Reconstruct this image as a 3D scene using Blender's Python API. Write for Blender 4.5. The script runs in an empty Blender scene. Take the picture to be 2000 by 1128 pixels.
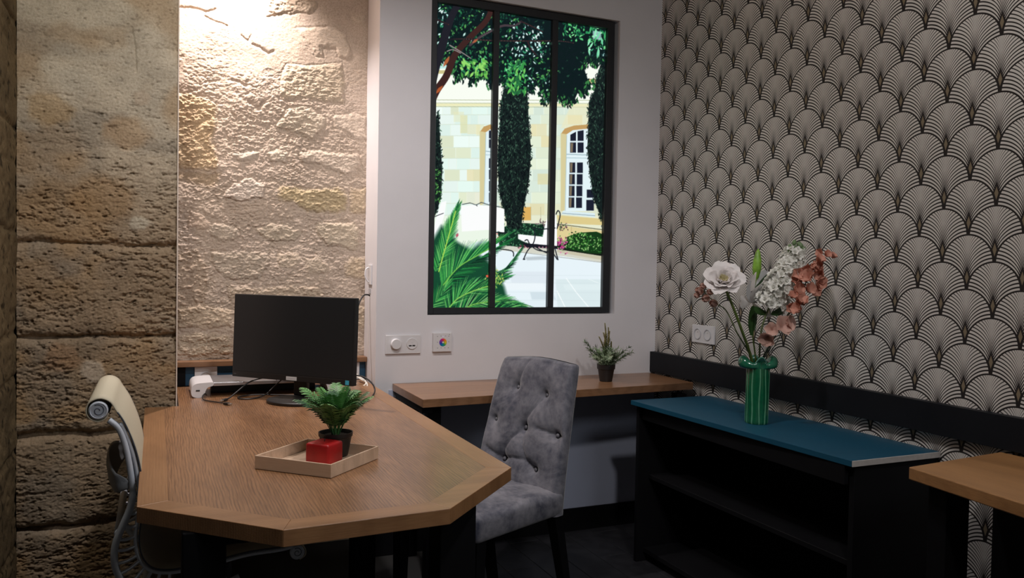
import bpy, bmesh, math, random
import numpy as np
from mathutils import Vector, Matrix
random.seed(7)
RNG = np.random.default_rng(11)
SC = bpy.context.scene
COL = SC.collection

# ------------------------------------------------------------------ camera
CAM_H = 1.265
F_PX = 1580.48
AX_R = np.array([0.9155605, -0.4018035, 0.0174031])
AX_U = np.array([-0.0053855, 0.0310193, 0.9995043])
AX_W = np.array([0.4021442, 0.9152004, -0.0262361])
cd = bpy.data.cameras.new('camera'); cam = bpy.data.objects.new('camera', cd); COL.objects.link(cam)
cd.sensor_width = 36.0; cd.lens = F_PX / 2000 * 36.0; cd.clip_start = 0.05
M = Matrix.Identity(4)
for i in range(3):
    M[i][0] = AX_R[i]; M[i][1] = AX_U[i]; M[i][2] = -AX_W[i]
M[2][3] = CAM_H
cam.matrix_world = M
SC.camera = cam

# ------------------------------------------------------------------ world, lamps, exposure
w = bpy.data.worlds.new('world'); SC.world = w; w.use_nodes = True
w.node_tree.nodes['Background'].inputs[0].default_value = (0.55, 0.6, 0.7, 1)
w.node_tree.nodes['Background'].inputs[1].default_value = 0.12
SC.view_settings.view_transform = 'Standard'
SC.view_settings.look = 'None'
SC.view_settings.exposure = 0.0
SC.view_settings.gamma = 1.0
SC.view_settings.use_curve_mapping = False

def spot(name, loc, aim, power, ang, blend, size, col):
    l = bpy.data.lights.new(name, 'SPOT'); l.energy = power; l.spot_size = math.radians(ang)
    l.spot_blend = blend; l.shadow_soft_size = size; l.color = col
    o = bpy.data.objects.new(name, l); COL.objects.link(o); o.location = loc
    o.rotation_euler = (Vector(aim) - Vector(loc)).to_track_quat('-Z', 'Y').to_euler()
    return o
def area(name, loc, aim, power, sx, sy, col):
    l = bpy.data.lights.new(name, 'AREA'); l.energy = power; l.shape = 'RECTANGLE'; l.size = sx; l.size_y = sy; l.color = col
    o = bpy.data.objects.new(name, l); COL.objects.link(o); o.location = loc
    o.rotation_euler = (Vector(aim) - Vector(loc)).to_track_quat('-Z', 'Y').to_euler()
    return o
spot('alcove_spot', (0.275, 3.515, 2.66), (0.29, 3.64, 1.2), 112, 112, 0.95, 0.02, (1.0, 0.885, 0.84))
spot('desk_spot', (0.72, 1.95, 2.66), (0.85, 2.8, 0.9), 62, 125, 0.9, 0.06, (1.0, 0.95, 0.95))
spot('aisle_spot', (0.95, 0.55, 2.66), (1.9, 2.0, 1.1), 56, 130, 0.9, 0.08, (1.0, 0.95, 0.91))
spot('pillar_spot', (-0.10, 2.05, 2.66), (-0.18, 2.95, 1.35), 26, 125, 0.85, 0.04, (1.0, 0.94, 0.84))
area('fill_light', (1.7, -1.0, 2.69), (1.7, -1.0, 0), 22, 1.0, 1.2, (0.93, 0.96, 1.0))  # soft fill added behind the camera to lift the room, no real fixture

# ------------------------------------------------------------------ helpers
def ray(x, y):
    return AX_R * ((x - 1000) / F_PX) + AX_U * ((564 - y) / F_PX) + AX_W
def on_y(x, y, Y):
    d = ray(x, y); return d * (Y / d[1]) + np.array([0, 0, CAM_H])
def at_depth(x, y, dep):
    return Vector(ray(x, y) * dep + np.array([0, 0, CAM_H]))
def to_px(X, Y, Z):
    d0 = X * AX_W[0] + Y * AX_W[1] + (Z - CAM_H) * AX_W[2]
    a = X * AX_R[0] + Y * AX_R[1] + (Z - CAM_H) * AX_R[2]
    b = X * AX_U[0] + Y * AX_U[1] + (Z - CAM_H) * AX_U[2]
    return 1000 + F_PX * a / d0, 564 - F_PX * b / d0

def link(name, me, mat=None, parent=None, smooth=False):
    o = bpy.data.objects.new(name, me); COL.objects.link(o)
    if mat is not None and not me.materials: me.materials.append(mat)
    if parent is not None: o.parent = parent
    if smooth: me.shade_smooth()
    return o
def mesh(name, verts, faces, mat=None, parent=None, smooth=False):
    me = bpy.data.meshes.new(name); me.from_pydata([tuple(v) for v in verts], [], [tuple(f) for f in faces]); me.update()
    return link(name, me, mat, parent, smooth)
def bm_obj(name, bm, mat=None, parent=None, smooth=False):
    me = bpy.data.meshes.new(name)
    bmesh.ops.recalc_face_normals(bm, faces=bm.faces[:])
    bm.to_mesh(me); bm.free()
    return link(name, me, mat, parent, smooth)
def tag(o, label, cat, group=None):
    o['label'] = label; o['category'] = cat
    if group: o['group'] = group
    return o
def empty(name, loc, rz=0.0):
    o = bpy.data.objects.new(name, None); COL.objects.link(o); o.location = loc; o.rotation_euler = (0, 0, rz)
    o.empty_display_size = 0.05
    return o
def sub(o, part):
    o.parent = part; o.matrix_parent_inverse = Matrix.Identity(4); return o
def structure(o):
    o['kind'] = 'structure'; return o

def bm_box(bm, a, b, bevel=0.0, seg=2):
    x0, y0, z0 = a; x1, y1, z1 = b
    r = bmesh.ops.create_cube(bm, size=1.0)
    vs = r['verts']
    for v in vs:
        v.co = Vector(((x0 + x1) / 2 + v.co.x * (x1 - x0), (y0 + y1) / 2 + v.co.y * (y1 - y0), (z0 + z1) / 2 + v.co.z * (z1 - z0)))
    if bevel > 0:
        es = list({e for v in vs for e in v.link_edges})
        bmesh.ops.bevel(bm, geom=es, offset=bevel, segments=seg, affect='EDGES', profile=0.5)
def box(name, a, b, mat, parent=None, bevel=0.0, seg=2):
    bm = bmesh.new(); bm_box(bm, a, b, bevel, seg)
    return bm_obj(name, bm, mat, parent, False)
def prism(name, pts, z0, z1, mat, parent=None, bevel=0.0):
    bm = bmesh.new(); n = len(pts)
    lo = [bm.verts.new((p[0], p[1], z0)) for p in pts]; hi = [bm.verts.new((p[0], p[1], z1)) for p in pts]
    bm.faces.new(lo[::-1]); bm.faces.new(hi)
    for i in range(n): bm.faces.new((lo[i], lo[(i + 1) % n], hi[(i + 1) % n], hi[i]))
    if bevel: bmesh.ops.bevel(bm, geom=bm.edges[:], offset=bevel, segments=2, affect='EDGES', profile=0.5)
    return bm_obj(name, bm, mat, parent)
def lathe_geo(prof, n=32):
    vs, fs = [], []
    for r, z in prof:
        for k in range(n):
            a = 2 * math.pi * k / n; vs.append((r * math.cos(a), r * math.sin(a), z))
    for i in range(len(prof) - 1):
        for k in range(n):
            k2 = (k + 1) % n; fs.append((i * n + k, i * n + k2, (i + 1) * n + k2, (i + 1) * n + k))
    fs.append(tuple(range(n))[::-1]); fs.append(tuple((len(prof) - 1) * n + k for k in range(n)))
    return vs, fs
def lathe(name, prof, mat, parent=None, n=32, loc=(0, 0, 0), mtx=None, smooth=True):
    vs, fs = lathe_geo(prof, n)
    if mtx is not None: vs = [mtx @ Vector(v) for v in vs]
    vs = [(v[0] + loc[0], v[1] + loc[1], v[2] + loc[2]) for v in vs]
    o = mesh(name, vs, fs, mat, parent)
    if smooth: smooth_angle(o.data)
    return o
def smooth_angle(me, ang=40):
    me.shade_smooth()
    try: me.set_sharp_from_angle(angle=math.radians(ang))
    except Exception: pass
def catmull(pts, n=6, closed=False):
    P = [Vector(p) for p in pts]; out = []
    N = len(P); rng = range(N if closed else N - 1)
    for i in rng:
        if closed: p0, p1, p2, p3 = P[(i - 1) % N], P[i], P[(i + 1) % N], P[(i + 2) % N]
        else: p0, p1, p2, p3 = P[max(i - 1, 0)], P[i], P[i + 1], P[min(i + 2, N - 1)]
        for k in range(n):
            t = k / n
            out.append(0.5 * ((2 * p1) + (p2 - p0) * t + (2 * p0 - 5 * p1 + 4 * p2 - p3) * t * t + (3 * p1 - p0 - 3 * p2 + p3) * t ** 3))
    if not closed: out.append(P[-1])
    return out
def tube_geo(path, rad, n=8, closed=False, up=Vector((0, 0, 1)), sx=1.0, sy=1.0, base=0):
    path = [Vector(p) for p in path]; N = len(path); vs, fs = [], []
    if not hasattr(rad, '__len__'): rad = [rad] * N
    prev = None
    for i, p in enumerate(path):
        if closed: t = path[(i + 1) % N] - path[i - 1]
        else: t = path[min(i + 1, N - 1)] - path[max(i - 1, 0)]
        if t.length < 1e-9: t = Vector((0, 0, 1))
        t.normalize()
        if prev is None:
            a = up.cross(t)
            if a.length < 1e-3: a = Vector((1, 0, 0)).cross(t)
            a.normalize()
        else:
            a = prev - t * prev.dot(t)
            if a.length < 1e-6: a = up.cross(t)
            a.normalize()
        prev = a; b = t.cross(a)
        for k in range(n):
            q = 2 * math.pi * k / n
            vs.append(p + a * (math.cos(q) * rad[i] * sx) + b * (math.sin(q) * rad[i] * sy))
    for i in range(N if closed else N - 1):
        j = (i + 1) % N
        for k in range(n):
            k2 = (k + 1) % n; fs.append((base + i * n + k, base + i * n + k2, base + j * n + k2, base + j * n + k))
    if not closed:
        fs.append(tuple(base + k for k in range(n))[::-1]); fs.append(tuple(base + (N - 1) * n + k for k in range(n)))
    return vs, fs
def tube(name, path, rad, mat, parent=None, n=8, closed=False, up=Vector((0, 0, 1)), sx=1.0, sy=1.0):
    vs, fs = tube_geo(path, rad, n, closed, up, sx, sy)
    return mesh(name, vs, fs, mat, parent, True)
def join_geo(parts):
    V, Fc = [], []
    for vs, fs in parts:
        b = len(V); V += [tuple(v) for v in vs]; Fc += [tuple(i + b for i in f) for f in fs]
    return V, Fc

# ------------------------------------------------------------------ numpy noise
_tab = {}
def vnoise(x, y, seed=0):
    if seed not in _tab: _tab[seed] = np.random.default_rng(1000 + seed).random((256, 256))
    T = _tab[seed]
    xi = np.floor(x).astype(int); yi = np.floor(y).astype(int)
    fx = x - xi; fy = y - yi
    fx = fx * fx * fx * (fx * (fx * 6 - 15) + 10); fy = fy * fy * fy * (fy * (fy * 6 - 15) + 10)
    a = T[yi & 255, xi & 255]; b = T[yi & 255, (xi + 1) & 255]; c = T[(yi + 1) & 255, xi & 255]; d = T[(yi + 1) & 255, (xi + 1) & 255]
    return (a * (1 - fx) + b * fx) * (1 - fy) + (c * (1 - fx) + d * fx) * fy
def fbm(x, y, seed=0, oct=4, gain=0.5):
    s = 0; a = 1; t = 0
    for k in range(oct):
        s = s + a * vnoise(x * 2 ** k + 17.3 * k, y * 2 ** k + 5.7 * k, seed + k); t += a; a *= gain
    return s / t
def sstep(a, b, x):
    t = np.clip((x - a) / (b - a), 0, 1); return t * t * (3 - 2 * t)
def poly_sdf(px, py, P):
    """signed distance, positive inside"""
    P = np.asarray(P, float); n = len(P)
    d = np.full(px.shape, 1e9); ins = np.zeros(px.shape, bool)
    for i in range(n):
        ax, ay = P[i]; bx, by = P[(i + 1) % n]
        ex, ey = bx - ax, by - ay; wx, wy = px - ax, py - ay
        t = np.clip((wx * ex + wy * ey) / (ex * ex + ey * ey + 1e-12), 0, 1)
        d = np.minimum(d, (wx - ex * t) ** 2 + (wy - ey * t) ** 2)
        c = ((ay > py) != (by > py))
        with np.errstate(divide='ignore', invalid='ignore'):
            xx = (bx - ax) * (py - ay) / (by - ay + 1e-12) + ax
        ins ^= c & (px < xx)
    d = np.sqrt(d); return np.where(ins, d, -d)

# ------------------------------------------------------------------ materials
def nt_new(name):
    m = bpy.data.materials.new(name); m.use_nodes = True
    nt = m.node_tree; b = nt.nodes['Principled BSDF']
    return m, nt, b
def plain(name, col, rough=0.5, metal=0.0, spec=0.5, noise=0.0, nscale=20, bump=0.0, bscale=200, coat=0.0, sheen=0.0, sss=0.0):
    m, nt, b = nt_new(name)
    b.inputs['Base Color'].default_value = (*col, 1); b.inputs['Roughness'].default_value = rough
    b.inputs['Metallic'].default_value = metal; b.inputs['Specular IOR Level'].default_value = spec
    if coat: b.inputs['Coat Weight'].default_value = coat; b.inputs['Coat Roughness'].default_value = 0.08
    if sheen: b.inputs['Sheen Weight'].default_value = sheen
    if sss:
        b.inputs['Subsurface Weight'].default_value = sss; b.inputs['Subsurface Radius'].default_value = (0.02, 0.004, 0.003)
        b.inputs['Subsurface Scale'].default_value = 0.5
    tc = nt.nodes.new('ShaderNodeTexCoord')
    if noise:
        n = nt.nodes.new('ShaderNodeTexNoise'); n.inputs['Scale'].default_value = nscale; n.inputs['Detail'].default_value = 5
        nt.links.new(tc.outputs['Object'], n.inputs['Vector'])
        r = nt.nodes.new('ShaderNodeValToRGB'); r.color_ramp.elements[0].position = 0.3; r.color_ramp.elements[1].position = 0.7
        r.color_ramp.elements[0].color = (*[c * (1 - noise) for c in col], 1); r.color_ramp.elements[1].color = (*[min(1, c * (1 + noise)) for c in col], 1)
        nt.links.new(n.outputs['Fac'], r.inputs['Fac']); nt.links.new(r.outputs['Color'], b.inputs['Base Color'])
    if bump:
        n = nt.nodes.new('ShaderNodeTexNoise'); n.inputs['Scale'].default_value = bscale; n.inputs['Detail'].default_value = 3
        nt.links.new(tc.outputs['Object'], n.inputs['Vector'])
        bp = nt.nodes.new('ShaderNodeBump'); bp.inputs['Strength'].default_value = bump; bp.inputs['Distance'].default_value = 0.002
        nt.links.new(n.outputs['Fac'], bp.inputs['Height']); nt.links.new(bp.outputs['Normal'], b.inputs['Normal'])
    return m
def wood(name, base, dark, axis='Y', rough=0.33, pore=1.0, figure=1.0, coat=0.15):
    m, nt, b = nt_new(name); L = nt.links.new
    tc = nt.nodes.new('ShaderNodeTexCoord')
    def mapn(sx, sy, sz, rot=0.0):
        mp = nt.nodes.new('ShaderNodeMapping'); mp.inputs['Scale'].default_value = (sx, sy, sz); mp.inputs['Rotation'].default_value = (0, 0, rot)
        L(tc.outputs['Object'], mp.inputs['Vector']); return mp
    s = (1, 0.09, 1) if axis == 'Y' else (0.09, 1, 1)
    s2 = (1, 0.04, 1) if axis == 'Y' else (0.04, 1, 1)
    big = nt.nodes.new('ShaderNodeTexNoise'); big.inputs['Scale'].default_value = 9; big.inputs['Detail'].default_value = 3; big.inputs['Distortion'].default_value = 0.4
    L(mapn(s[0], s[1] * 3, 1).outputs[0], big.inputs['Vector'])
    # growth rings warped by the big noise
    mp = mapn(s[0], s[1] * 1.6, 1)
    wv = nt.nodes.new('ShaderNodeTexWave'); wv.bands_direction = 'X' if axis == 'Y' else 'Y'
    wv.inputs['Scale'].default_value = 44; wv.inputs['Distortion'].default_value = 7.5 * figure; wv.inputs['Detail'].default_value = 3
    wv.inputs['Detail Scale'].default_value = 0.8; L(mp.outputs[0], wv.inputs['Vector'])
    fine = nt.nodes.new('ShaderNodeTexNoise'); fine.inputs['Scale'].default_value = 330; fine.inputs['Detail'].default_value = 2
    L(mapn(*s2).outputs[0], fine.inputs['Vector'])
    rp = nt.nodes.new('ShaderNodeValToRGB'); rp.color_ramp.elements[0].position = 0.38; rp.color_ramp.elements[1].position = 0.60
    L(fine.outputs['Fac'], rp.inputs['Fac'])
    rw = nt.nodes.new('ShaderNodeValToRGB'); rw.color_ramp.elements[0].position = 0.10; rw.color_ramp.elements[1].position = 0.55
    L(wv.outputs['Fac'], rw.inputs['Fac'])
    # pores sit mainly in the dark growth rings
    mx = nt.nodes.new('ShaderNodeMath'); mx.operation = 'MAXIMUM'
    mx.operation = 'MULTIPLY_ADD'; mx.inputs[1].default_value = 0.5; mx.use_clamp = True
    hf = nt.nodes.new('ShaderNodeMath'); hf.operation = 'MULTIPLY'; hf.inputs[1].default_value = 0.5; L(rw.outputs['Color'], hf.inputs[0])
    L(rp.outputs['Color'], mx.inputs[0]); L(hf.outputs[0], mx.inputs[2])
    c1 = nt.nodes.new('ShaderNodeMix'); c1.data_type = 'RGBA'; c1.inputs['A'].default_value = (*dark, 1); c1.inputs['B'].default_value = (*base, 1)
    fr = nt.nodes.new('ShaderNodeMapRange'); fr.inputs['To Min'].default_value = 1 - 0.8 * pore; L(mx.outputs[0], fr.inputs['Value'])
    L(fr.outputs[0], c1.inputs['Factor'])
    c2 = nt.nodes.new('ShaderNodeMix'); c2.data_type = 'RGBA'; c2.blend_type = 'MULTIPLY'; c2.inputs['Factor'].default_value = 0.75
    r2 = nt.nodes.new('ShaderNodeValToRGB'); r2.color_ramp.elements[0].color = (0.66, 0.6, 0.55, 1); r2.color_ramp.elements[1].color = (1.12, 1.08, 1.05, 1)
    r2.color_ramp.elements[0].position = 0.3; r2.color_ramp.elements[1].position = 0.7
    L(big.outputs['Fac'], r2.inputs['Fac']); L(c1.outputs['Result'], c2.inputs['A']); L(r2.outputs['Color'], c2.inputs['B'])
    L(c2.outputs['Result'], b.inputs['Base Color'])
    b.inputs['Roughness'].default_value = rough; b.inputs['Coat Weight'].default_value = coat; b.inputs['Coat Roughness'].default_value = 0.20
    bp = nt.nodes.new('ShaderNodeBump'); bp.inputs['Strength'].default_value = 0.25; bp.inputs['Distance'].default_value = 0.0006
    L(mx.outputs[0], bp.inputs['Height']); L(bp.outputs['Normal'], b.inputs['Normal'])
    return m
def stone_mat(name, scale=160, bump=0.6):
    m, nt, b = nt_new(name); L = nt.links.new
    at = nt.nodes.new('ShaderNodeAttribute'); at.attribute_name = 'Col'
    tc = nt.nodes.new('ShaderNodeTexCoord')
    n = nt.nodes.new('ShaderNodeTexNoise'); n.inputs['Scale'].default_value = scale; n.inputs['Detail'].default_value = 6; n.inputs['Roughness'].default_value = 0.65
    L(tc.outputs['Object'], n.inputs['Vector'])
    r = nt.nodes.new('ShaderNodeValToRGB'); r.color_ramp.elements[0].color = (0.72, 0.68, 0.62, 1); r.color_ramp.elements[1].color = (1.12, 1.12, 1.12, 1)
    r.color_ramp.elements[0].position = 0.3; r.color_ramp.elements[1].position = 0.62
    L(n.outputs['Fac'], r.inputs['Fac'])
    mx = nt.nodes.new('ShaderNodeMix'); mx.data_type = 'RGBA'; mx.blend_type = 'MULTIPLY'; mx.inputs['Factor'].default_value = 0.8
    L(at.outputs['Color'], mx.inputs['A']); L(r.outputs['Color'], mx.inputs['B']); L(mx.outputs['Result'], b.inputs['Base Color'])
    b.inputs['Roughness'].default_value = 0.93; b.inputs['Specular IOR Level'].default_value = 0.15
    bp = nt.nodes.new('ShaderNodeBump'); bp.inputs['Strength'].default_value = bump; bp.inputs['Distance'].default_value = 0.003
    L(n.outputs['Fac'], bp.inputs['Height']); L(bp.outputs['Normal'], b.inputs['Normal'])
    return m
def emit_attr(name, strength=1.0):
    m = bpy.data.materials.new(name); m.use_nodes = True; nt = m.node_tree; nt.nodes.clear()
    at = nt.nodes.new('ShaderNodeAttribute'); at.attribute_name = 'Col'
    e = nt.nodes.new('ShaderNodeEmission'); e.inputs['Strength'].default_value = strength
    o = nt.nodes.new('ShaderNodeOutputMaterial')
    nt.links.new(at.outputs['Color'], e.inputs['Color']); nt.links.new(e.outputs[0], o.inputs['Surface'])
    return m
class X:
    """tiny expression builder for math nodes"""
    nt = None
    def __init__(s, v): s.v = v
    @staticmethod
    def op(kind, *a):
        n = X.nt.nodes.new('ShaderNodeMath'); n.operation = kind
        for i, q in enumerate(a):
            if isinstance(q, X): X.nt.links.new(q.v, n.inputs[i])
            else: n.inputs[i].default_value = float(q)
        return X(n.outputs[0])
    def __add__(s, o): return X.op('ADD', s, o)
    __radd__ = __add__
    def __sub__(s, o): return X.op('SUBTRACT', s, o)
    def __rsub__(s, o): return X.op('SUBTRACT', o, s)
    def __mul__(s, o): return X.op('MULTIPLY', s, o)
    __rmul__ = __mul__
    def __truediv__(s, o): return X.op('DIVIDE', s, o)
    def __rtruediv__(s, o): return X.op('DIVIDE', o, s)
def wallpaper_mat():
    """scallop fans: each fan is a half disc over the two below it, striped by circles tangent to its stem"""
    m, nt, b = nt_new('wallpaper_fans'); X.nt = nt; L = nt.links.new
    g = nt.nodes.new('ShaderNodeNewGeometry'); sp = nt.nodes.new('ShaderNodeSeparateXYZ'); L(g.outputs['Position'], sp.inputs[0])
    Lw, hr = 0.17633, 0.08472 / 0.17633
    a = (X(sp.outputs['Y']) * -1 + (3.44 - 0.3826)) / Lw
    d = (X(sp.outputs['Z']) * -1 + 2.49597) / Lw
    row = X.op('FLOOR', d / hr); e = d - row * hr
    par = X.op('MODULO', row + 40, 2)                      # 0 or 1
    def cell(off): # signed distance to nearest arch axis
        q = a + off; return q - X.op('FLOOR', q + 0.5)
    par2 = X.op('MODULO', row + 41, 2)
    xm = cell(par * 0.5); xn = cell(par2 * 0.5)
    R = 0.494
    rr = X.op('SQRT', xm * xm + (e - R) * (e - R))
    inm = X.op('LESS_THAN', rr, R)
    x = X.op('ABSOLUTE', xm * inm + xn * (1 - inm))
    y = (e * inm + (e + hr) * (1 - inm)) * -1
    ring = X.op('GREATER_THAN', rr * inm, R - 0.030)
    gap = X.op('GREATER_THAN', x, 0.474)
    # every stripe is the arc of the disc below, moved up by equal steps
    k0 = (y + 0.97 - X.op('SQRT', X.op('MAXIMUM', x - x * x, 0))) / 0.066
    k = k0 + 0.4
    dist = X.op('ABSOLUTE', k - X.op('FLOOR', k) - 0.5) * 2
    near = X.op('MINIMUM', X.op('MAXIMUM', (y * -1 - 0.28) * 2, 0), 1) * X.op('MAXIMUM', 1 - x / 0.10, 0)
    wdt = X.op('MAXIMUM', 0.44 - 0.022 * k0, 0.14) + near * 0.85
    dark = X.op('MAXIMUM', (dist - (1 - wdt)) * 5 + 0.5, 0)
    low = X.op('LESS_THAN', y, -0.90)
    halo = X.op('LESS_THAN', x / 0.075 + X.op('ABSOLUTE', y + 0.775) / 0.21, 1.0)
    dark = X.op('MAXIMUM', dark, X.op('MAXIMUM', X.op('MAXIMUM', ring, halo), X.op('MAXIMUM', gap, low)))
    dark = X.op('MINIMUM', dark, 1)
    dia = X.op('LESS_THAN', x / 0.038 + X.op('ABSOLUTE', y + 0.765) / 0.115, 1.0)
    n = nt.nodes.new('ShaderNodeTexNoise'); n.inputs['Scale'].default_value = 3.0; n.inputs['Detail'].default_value = 2
    m1 = nt.nodes.new('ShaderNodeMix'); m1.data_type = 'RGBA'
    m1.inputs['A'].default_value = (0.66, 0.63, 0.60, 1); m1.inputs['B'].default_value = (0.018, 0.0145, 0.0145, 1)
    L(dark.v, m1.inputs['Factor'])
    m2 = nt.nodes.new('ShaderNodeMix'); m2.data_type = 'RGBA'; m2.inputs['B'].default_value = (0.22, 0.175, 0.115, 1)
    L(dia.v, m2.inputs['Factor']); L(m1.outputs['Result'], m2.inputs['A'])
    L(m2.outputs['Result'], b.inputs['Base Color'])
    b.inputs['Roughness'].default_value = 0.62; b.inputs['Specular IOR Level'].default_value = 0.3
    return m

def lin(c): # sRGB 0..255 to linear
    c = np.asarray(c, float) / 255.0
    return np.where(c <= 0.04045, c / 12.92, ((c + 0.055) / 1.055) ** 2.4)
def L3(*c): return tuple(float(v) for v in lin(c))

MAT = {}
MAT['white_paint'] = plain('white_paint', (0.70, 0.685, 0.715), 0.75, spec=0.25, noise=0.03, nscale=4, bump=0.08, bscale=300)
MAT['reveal_paint'] = plain('reveal_paint', (0.70, 0.66, 0.65), 0.7, spec=0.25, noise=0.02, nscale=6)
MAT['lower_wall'] = plain('lower_wall_grey_blue', (0.46, 0.50, 0.64), 0.32, spec=0.5, noise=0.04, nscale=3)
MAT['ceiling'] = plain('ceiling_paint', (0.55, 0.53, 0.5), 0.85, noise=0.02, nscale=3)
MAT['rearwall'] = plain('rear_wall_paint', (0.30, 0.27, 0.24), 0.8, noise=0.05, nscale=2)
MAT['black_board'] = plain('black_board', (0.006, 0.006, 0.007), 0.5, spec=0.12, noise=0.15, nscale=8)
MAT['black_band'] = plain('black_band', (0.010, 0.011, 0.014), 0.45, spec=0.12, noise=0.1, nscale=8)
MAT['black_metal'] = plain('black_metal', (0.004, 0.004, 0.005), 0.6, spec=0.12, noise=0.15, nscale=20)
MAT['blue'] = plain('petrol_blue_laminate', (0.006, 0.062, 0.112), 0.45, spec=0.3, noise=0.05, nscale=6)
MAT['blue_board'] = plain('blue_backboard', (0.008, 0.055, 0.11), 0.5, noise=0.06, nscale=6)
MAT['raw_edge'] = plain('raw_laminate_edge', (0.42, 0.39, 0.37), 0.6, noise=0.08, nscale=60)
MAT['oak'] = wood('oak_veneer', (0.32, 0.168, 0.080), (0.12, 0.055, 0.024), 'Y', 0.36, pore=1.0, coat=0.35)
MAT['oak_edge'] = wood('oak_edging', (0.33, 0.175, 0.080), (0.20, 0.095, 0.04), 'Y', 0.36, pore=0.5, figure=0.5)
MAT['oak_edge_x'] = wood('oak_edging_cross', (0.33, 0.175, 0.080), (0.20, 0.095, 0.04), 'X', 0.36, pore=0.5, figure=0.5)
MAT['oak_shelf'] = wood('oak_shelf', (0.29, 0.155, 0.080), (0.15, 0.07, 0.03), 'X', 0.30, pore=0.6)
MAT['oak_right'] = wood('oak_right_table', (0.38, 0.20, 0.08), (0.22, 0.10, 0.04), 'Y', 0.4, pore=0.5)
MAT['plaster'] = stone_mat('plaster_and_stone', 170, 0.55)
MAT['ashlar'] = stone_mat('ashlar', 120, 0.8)
MAT['white_plastic'] = plain('white_plastic', (0.68, 0.67, 0.69), 0.35)
MAT['white_plastic2'] = plain('white_plastic_dim', (0.50, 0.50, 0.53), 0.4)
MAT['dark_hole'] = plain('dark_hole', (0.01, 0.01, 0.01), 0.6)
MAT['screen'] = plain('screen_black', (0.012, 0.014, 0.017), 0.42, spec=0.45)
MAT['bezel'] = plain('bezel_black', (0.010, 0.010, 0.011), 0.45, bump=0.1, bscale=900)
MAT['cable'] = plain('cable_black', (0.012, 0.011, 0.012), 0.45)
MAT['cable_white'] = plain('cable_white', (0.72, 0.68, 0.62), 0.45)
MAT['alu'] = plain('brushed_aluminium', (0.55, 0.56, 0.60), 0.32, metal=0.85)
MAT['steel'] = plain('connector_steel', (0.6, 0.58, 0.55), 0.3, metal=0.9)

def set_col(me, cols):
    ca = me.color_attributes.new('Col', 'FLOAT_COLOR', 'POINT')
    a = np.ones((len(cols), 4), np.float32); a[:, :3] = cols
    ca.data.foreach_set('color', a.ravel())

def grid_mesh(name, P, cols, keep=None):
    """P: (nz,nx,3) world points; keep: (nz-1,nx-1) mask of faces"""
    nz, nx = P.shape[:2]
    idx = np.arange(nz * nx).reshape(nz, nx)
    q = np.stack([idx[:-1, :-1], idx[:-1, 1:], idx[1:, 1:], idx[1:, :-1]], -1)
    q = q[keep] if keep is not None else q.reshape(-1, 4)
    used, inv = np.unique(q.ravel(), return_inverse=True)
    V = P.reshape(-1, 3)[used].astype(np.float32); C = cols.reshape(-1, 3)[used]
    me = bpy.data.meshes.new(name)
    me.vertices.add(len(V)); me.vertices.foreach_set('co', V.ravel())
    nf = len(q); me.loops.add(nf * 4); me.loops.foreach_set('vertex_index', inv.astype(np.int32).ravel())
    me.polygons.add(nf); me.polygons.foreach_set('loop_start', np.arange(0, nf * 4, 4, dtype=np.int32))
    me.polygons.foreach_set('loop_total', np.full(nf, 4, np.int32))
    me.update(calc_edges=True); me.validate()
    set_col(me, C)
    me.shade_smooth()
    return me

# ================================================================== room shell
D, W = 3.44, 2.3052          # white wall plane, papered wall plane
CEIL = 2.72
AX0, AX1, AYB = 0.066, 0.871, 3.665      # alcove left, right, back
PX0, PY = -0.43, 3.15                    # pillar left edge, pillar face

structure(box('wall_right', (W, -2.6, 0), (W + 0.12, D + 0.2, CEIL), wallpaper_mat()))
structure(box('ceiling', (-2.0, -2.6, CEIL), (W + 0.12, 3.9, CEIL + 0.1), MAT['ceiling']))
structure(box('wall_front', (-2.0, -2.7, 0), (W + 0.12, -2.6, CEIL), MAT['rearwall']))
structure(box('wall_far_left', (-2.1, -2.7, 0), (-2.0, 2.35, CEIL), MAT['rearwall']))
structure(box('wall_jog', (-2.0, 2.23, 0), (PX0 - 0.02, 2.35, CEIL), MAT['rearwall']))
# white wall with the opening for the backlit picture
wb = bmesh.new()
OX0, OX1, OZ0, OZ1 = 1.103, 2.064, 1.048, 2.476
bm_box(wb, (AX1, D, 0), (OX0, AYB + 0.06, CEIL)); bm_box(wb, (OX1, D, 0), (W + 0.001, AYB + 0.06, CEIL))
bm_box(wb, (OX0, D, 0), (OX1, AYB + 0.06, OZ0)); bm_box(wb, (OX0, D, OZ1), (OX1, AYB + 0.06, CEIL))
bm_box(wb, (OX0, D + 0.12, OZ0), (OX1, AYB + 0.06, OZ1))
back = structure(bm_obj('wall_back', wb, MAT['white_paint']))
structure(box('trim_1', (AX1 + 0.06, D - 0.006, 0.109), (W - 0.001, D, 0.722), MAT['lower_wall']))  # wall below the shelf, coloured darker and bluer than the white above
structure(box('baseboard_back', (AX1 + 0.004, D - 0.016, 0), (W - 0.001, D, 0.109), MAT['black_board']))
bd = structure(box('trim_2', (AX0 - 0.0002, PY - 0.003, 0.0), (AX0 + 0.0038, PY + 0.30, CEIL), plain('corner_bead', (0.72, 0.62, 0.54), 0.8, bump=0.6, bscale=120)))

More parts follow.
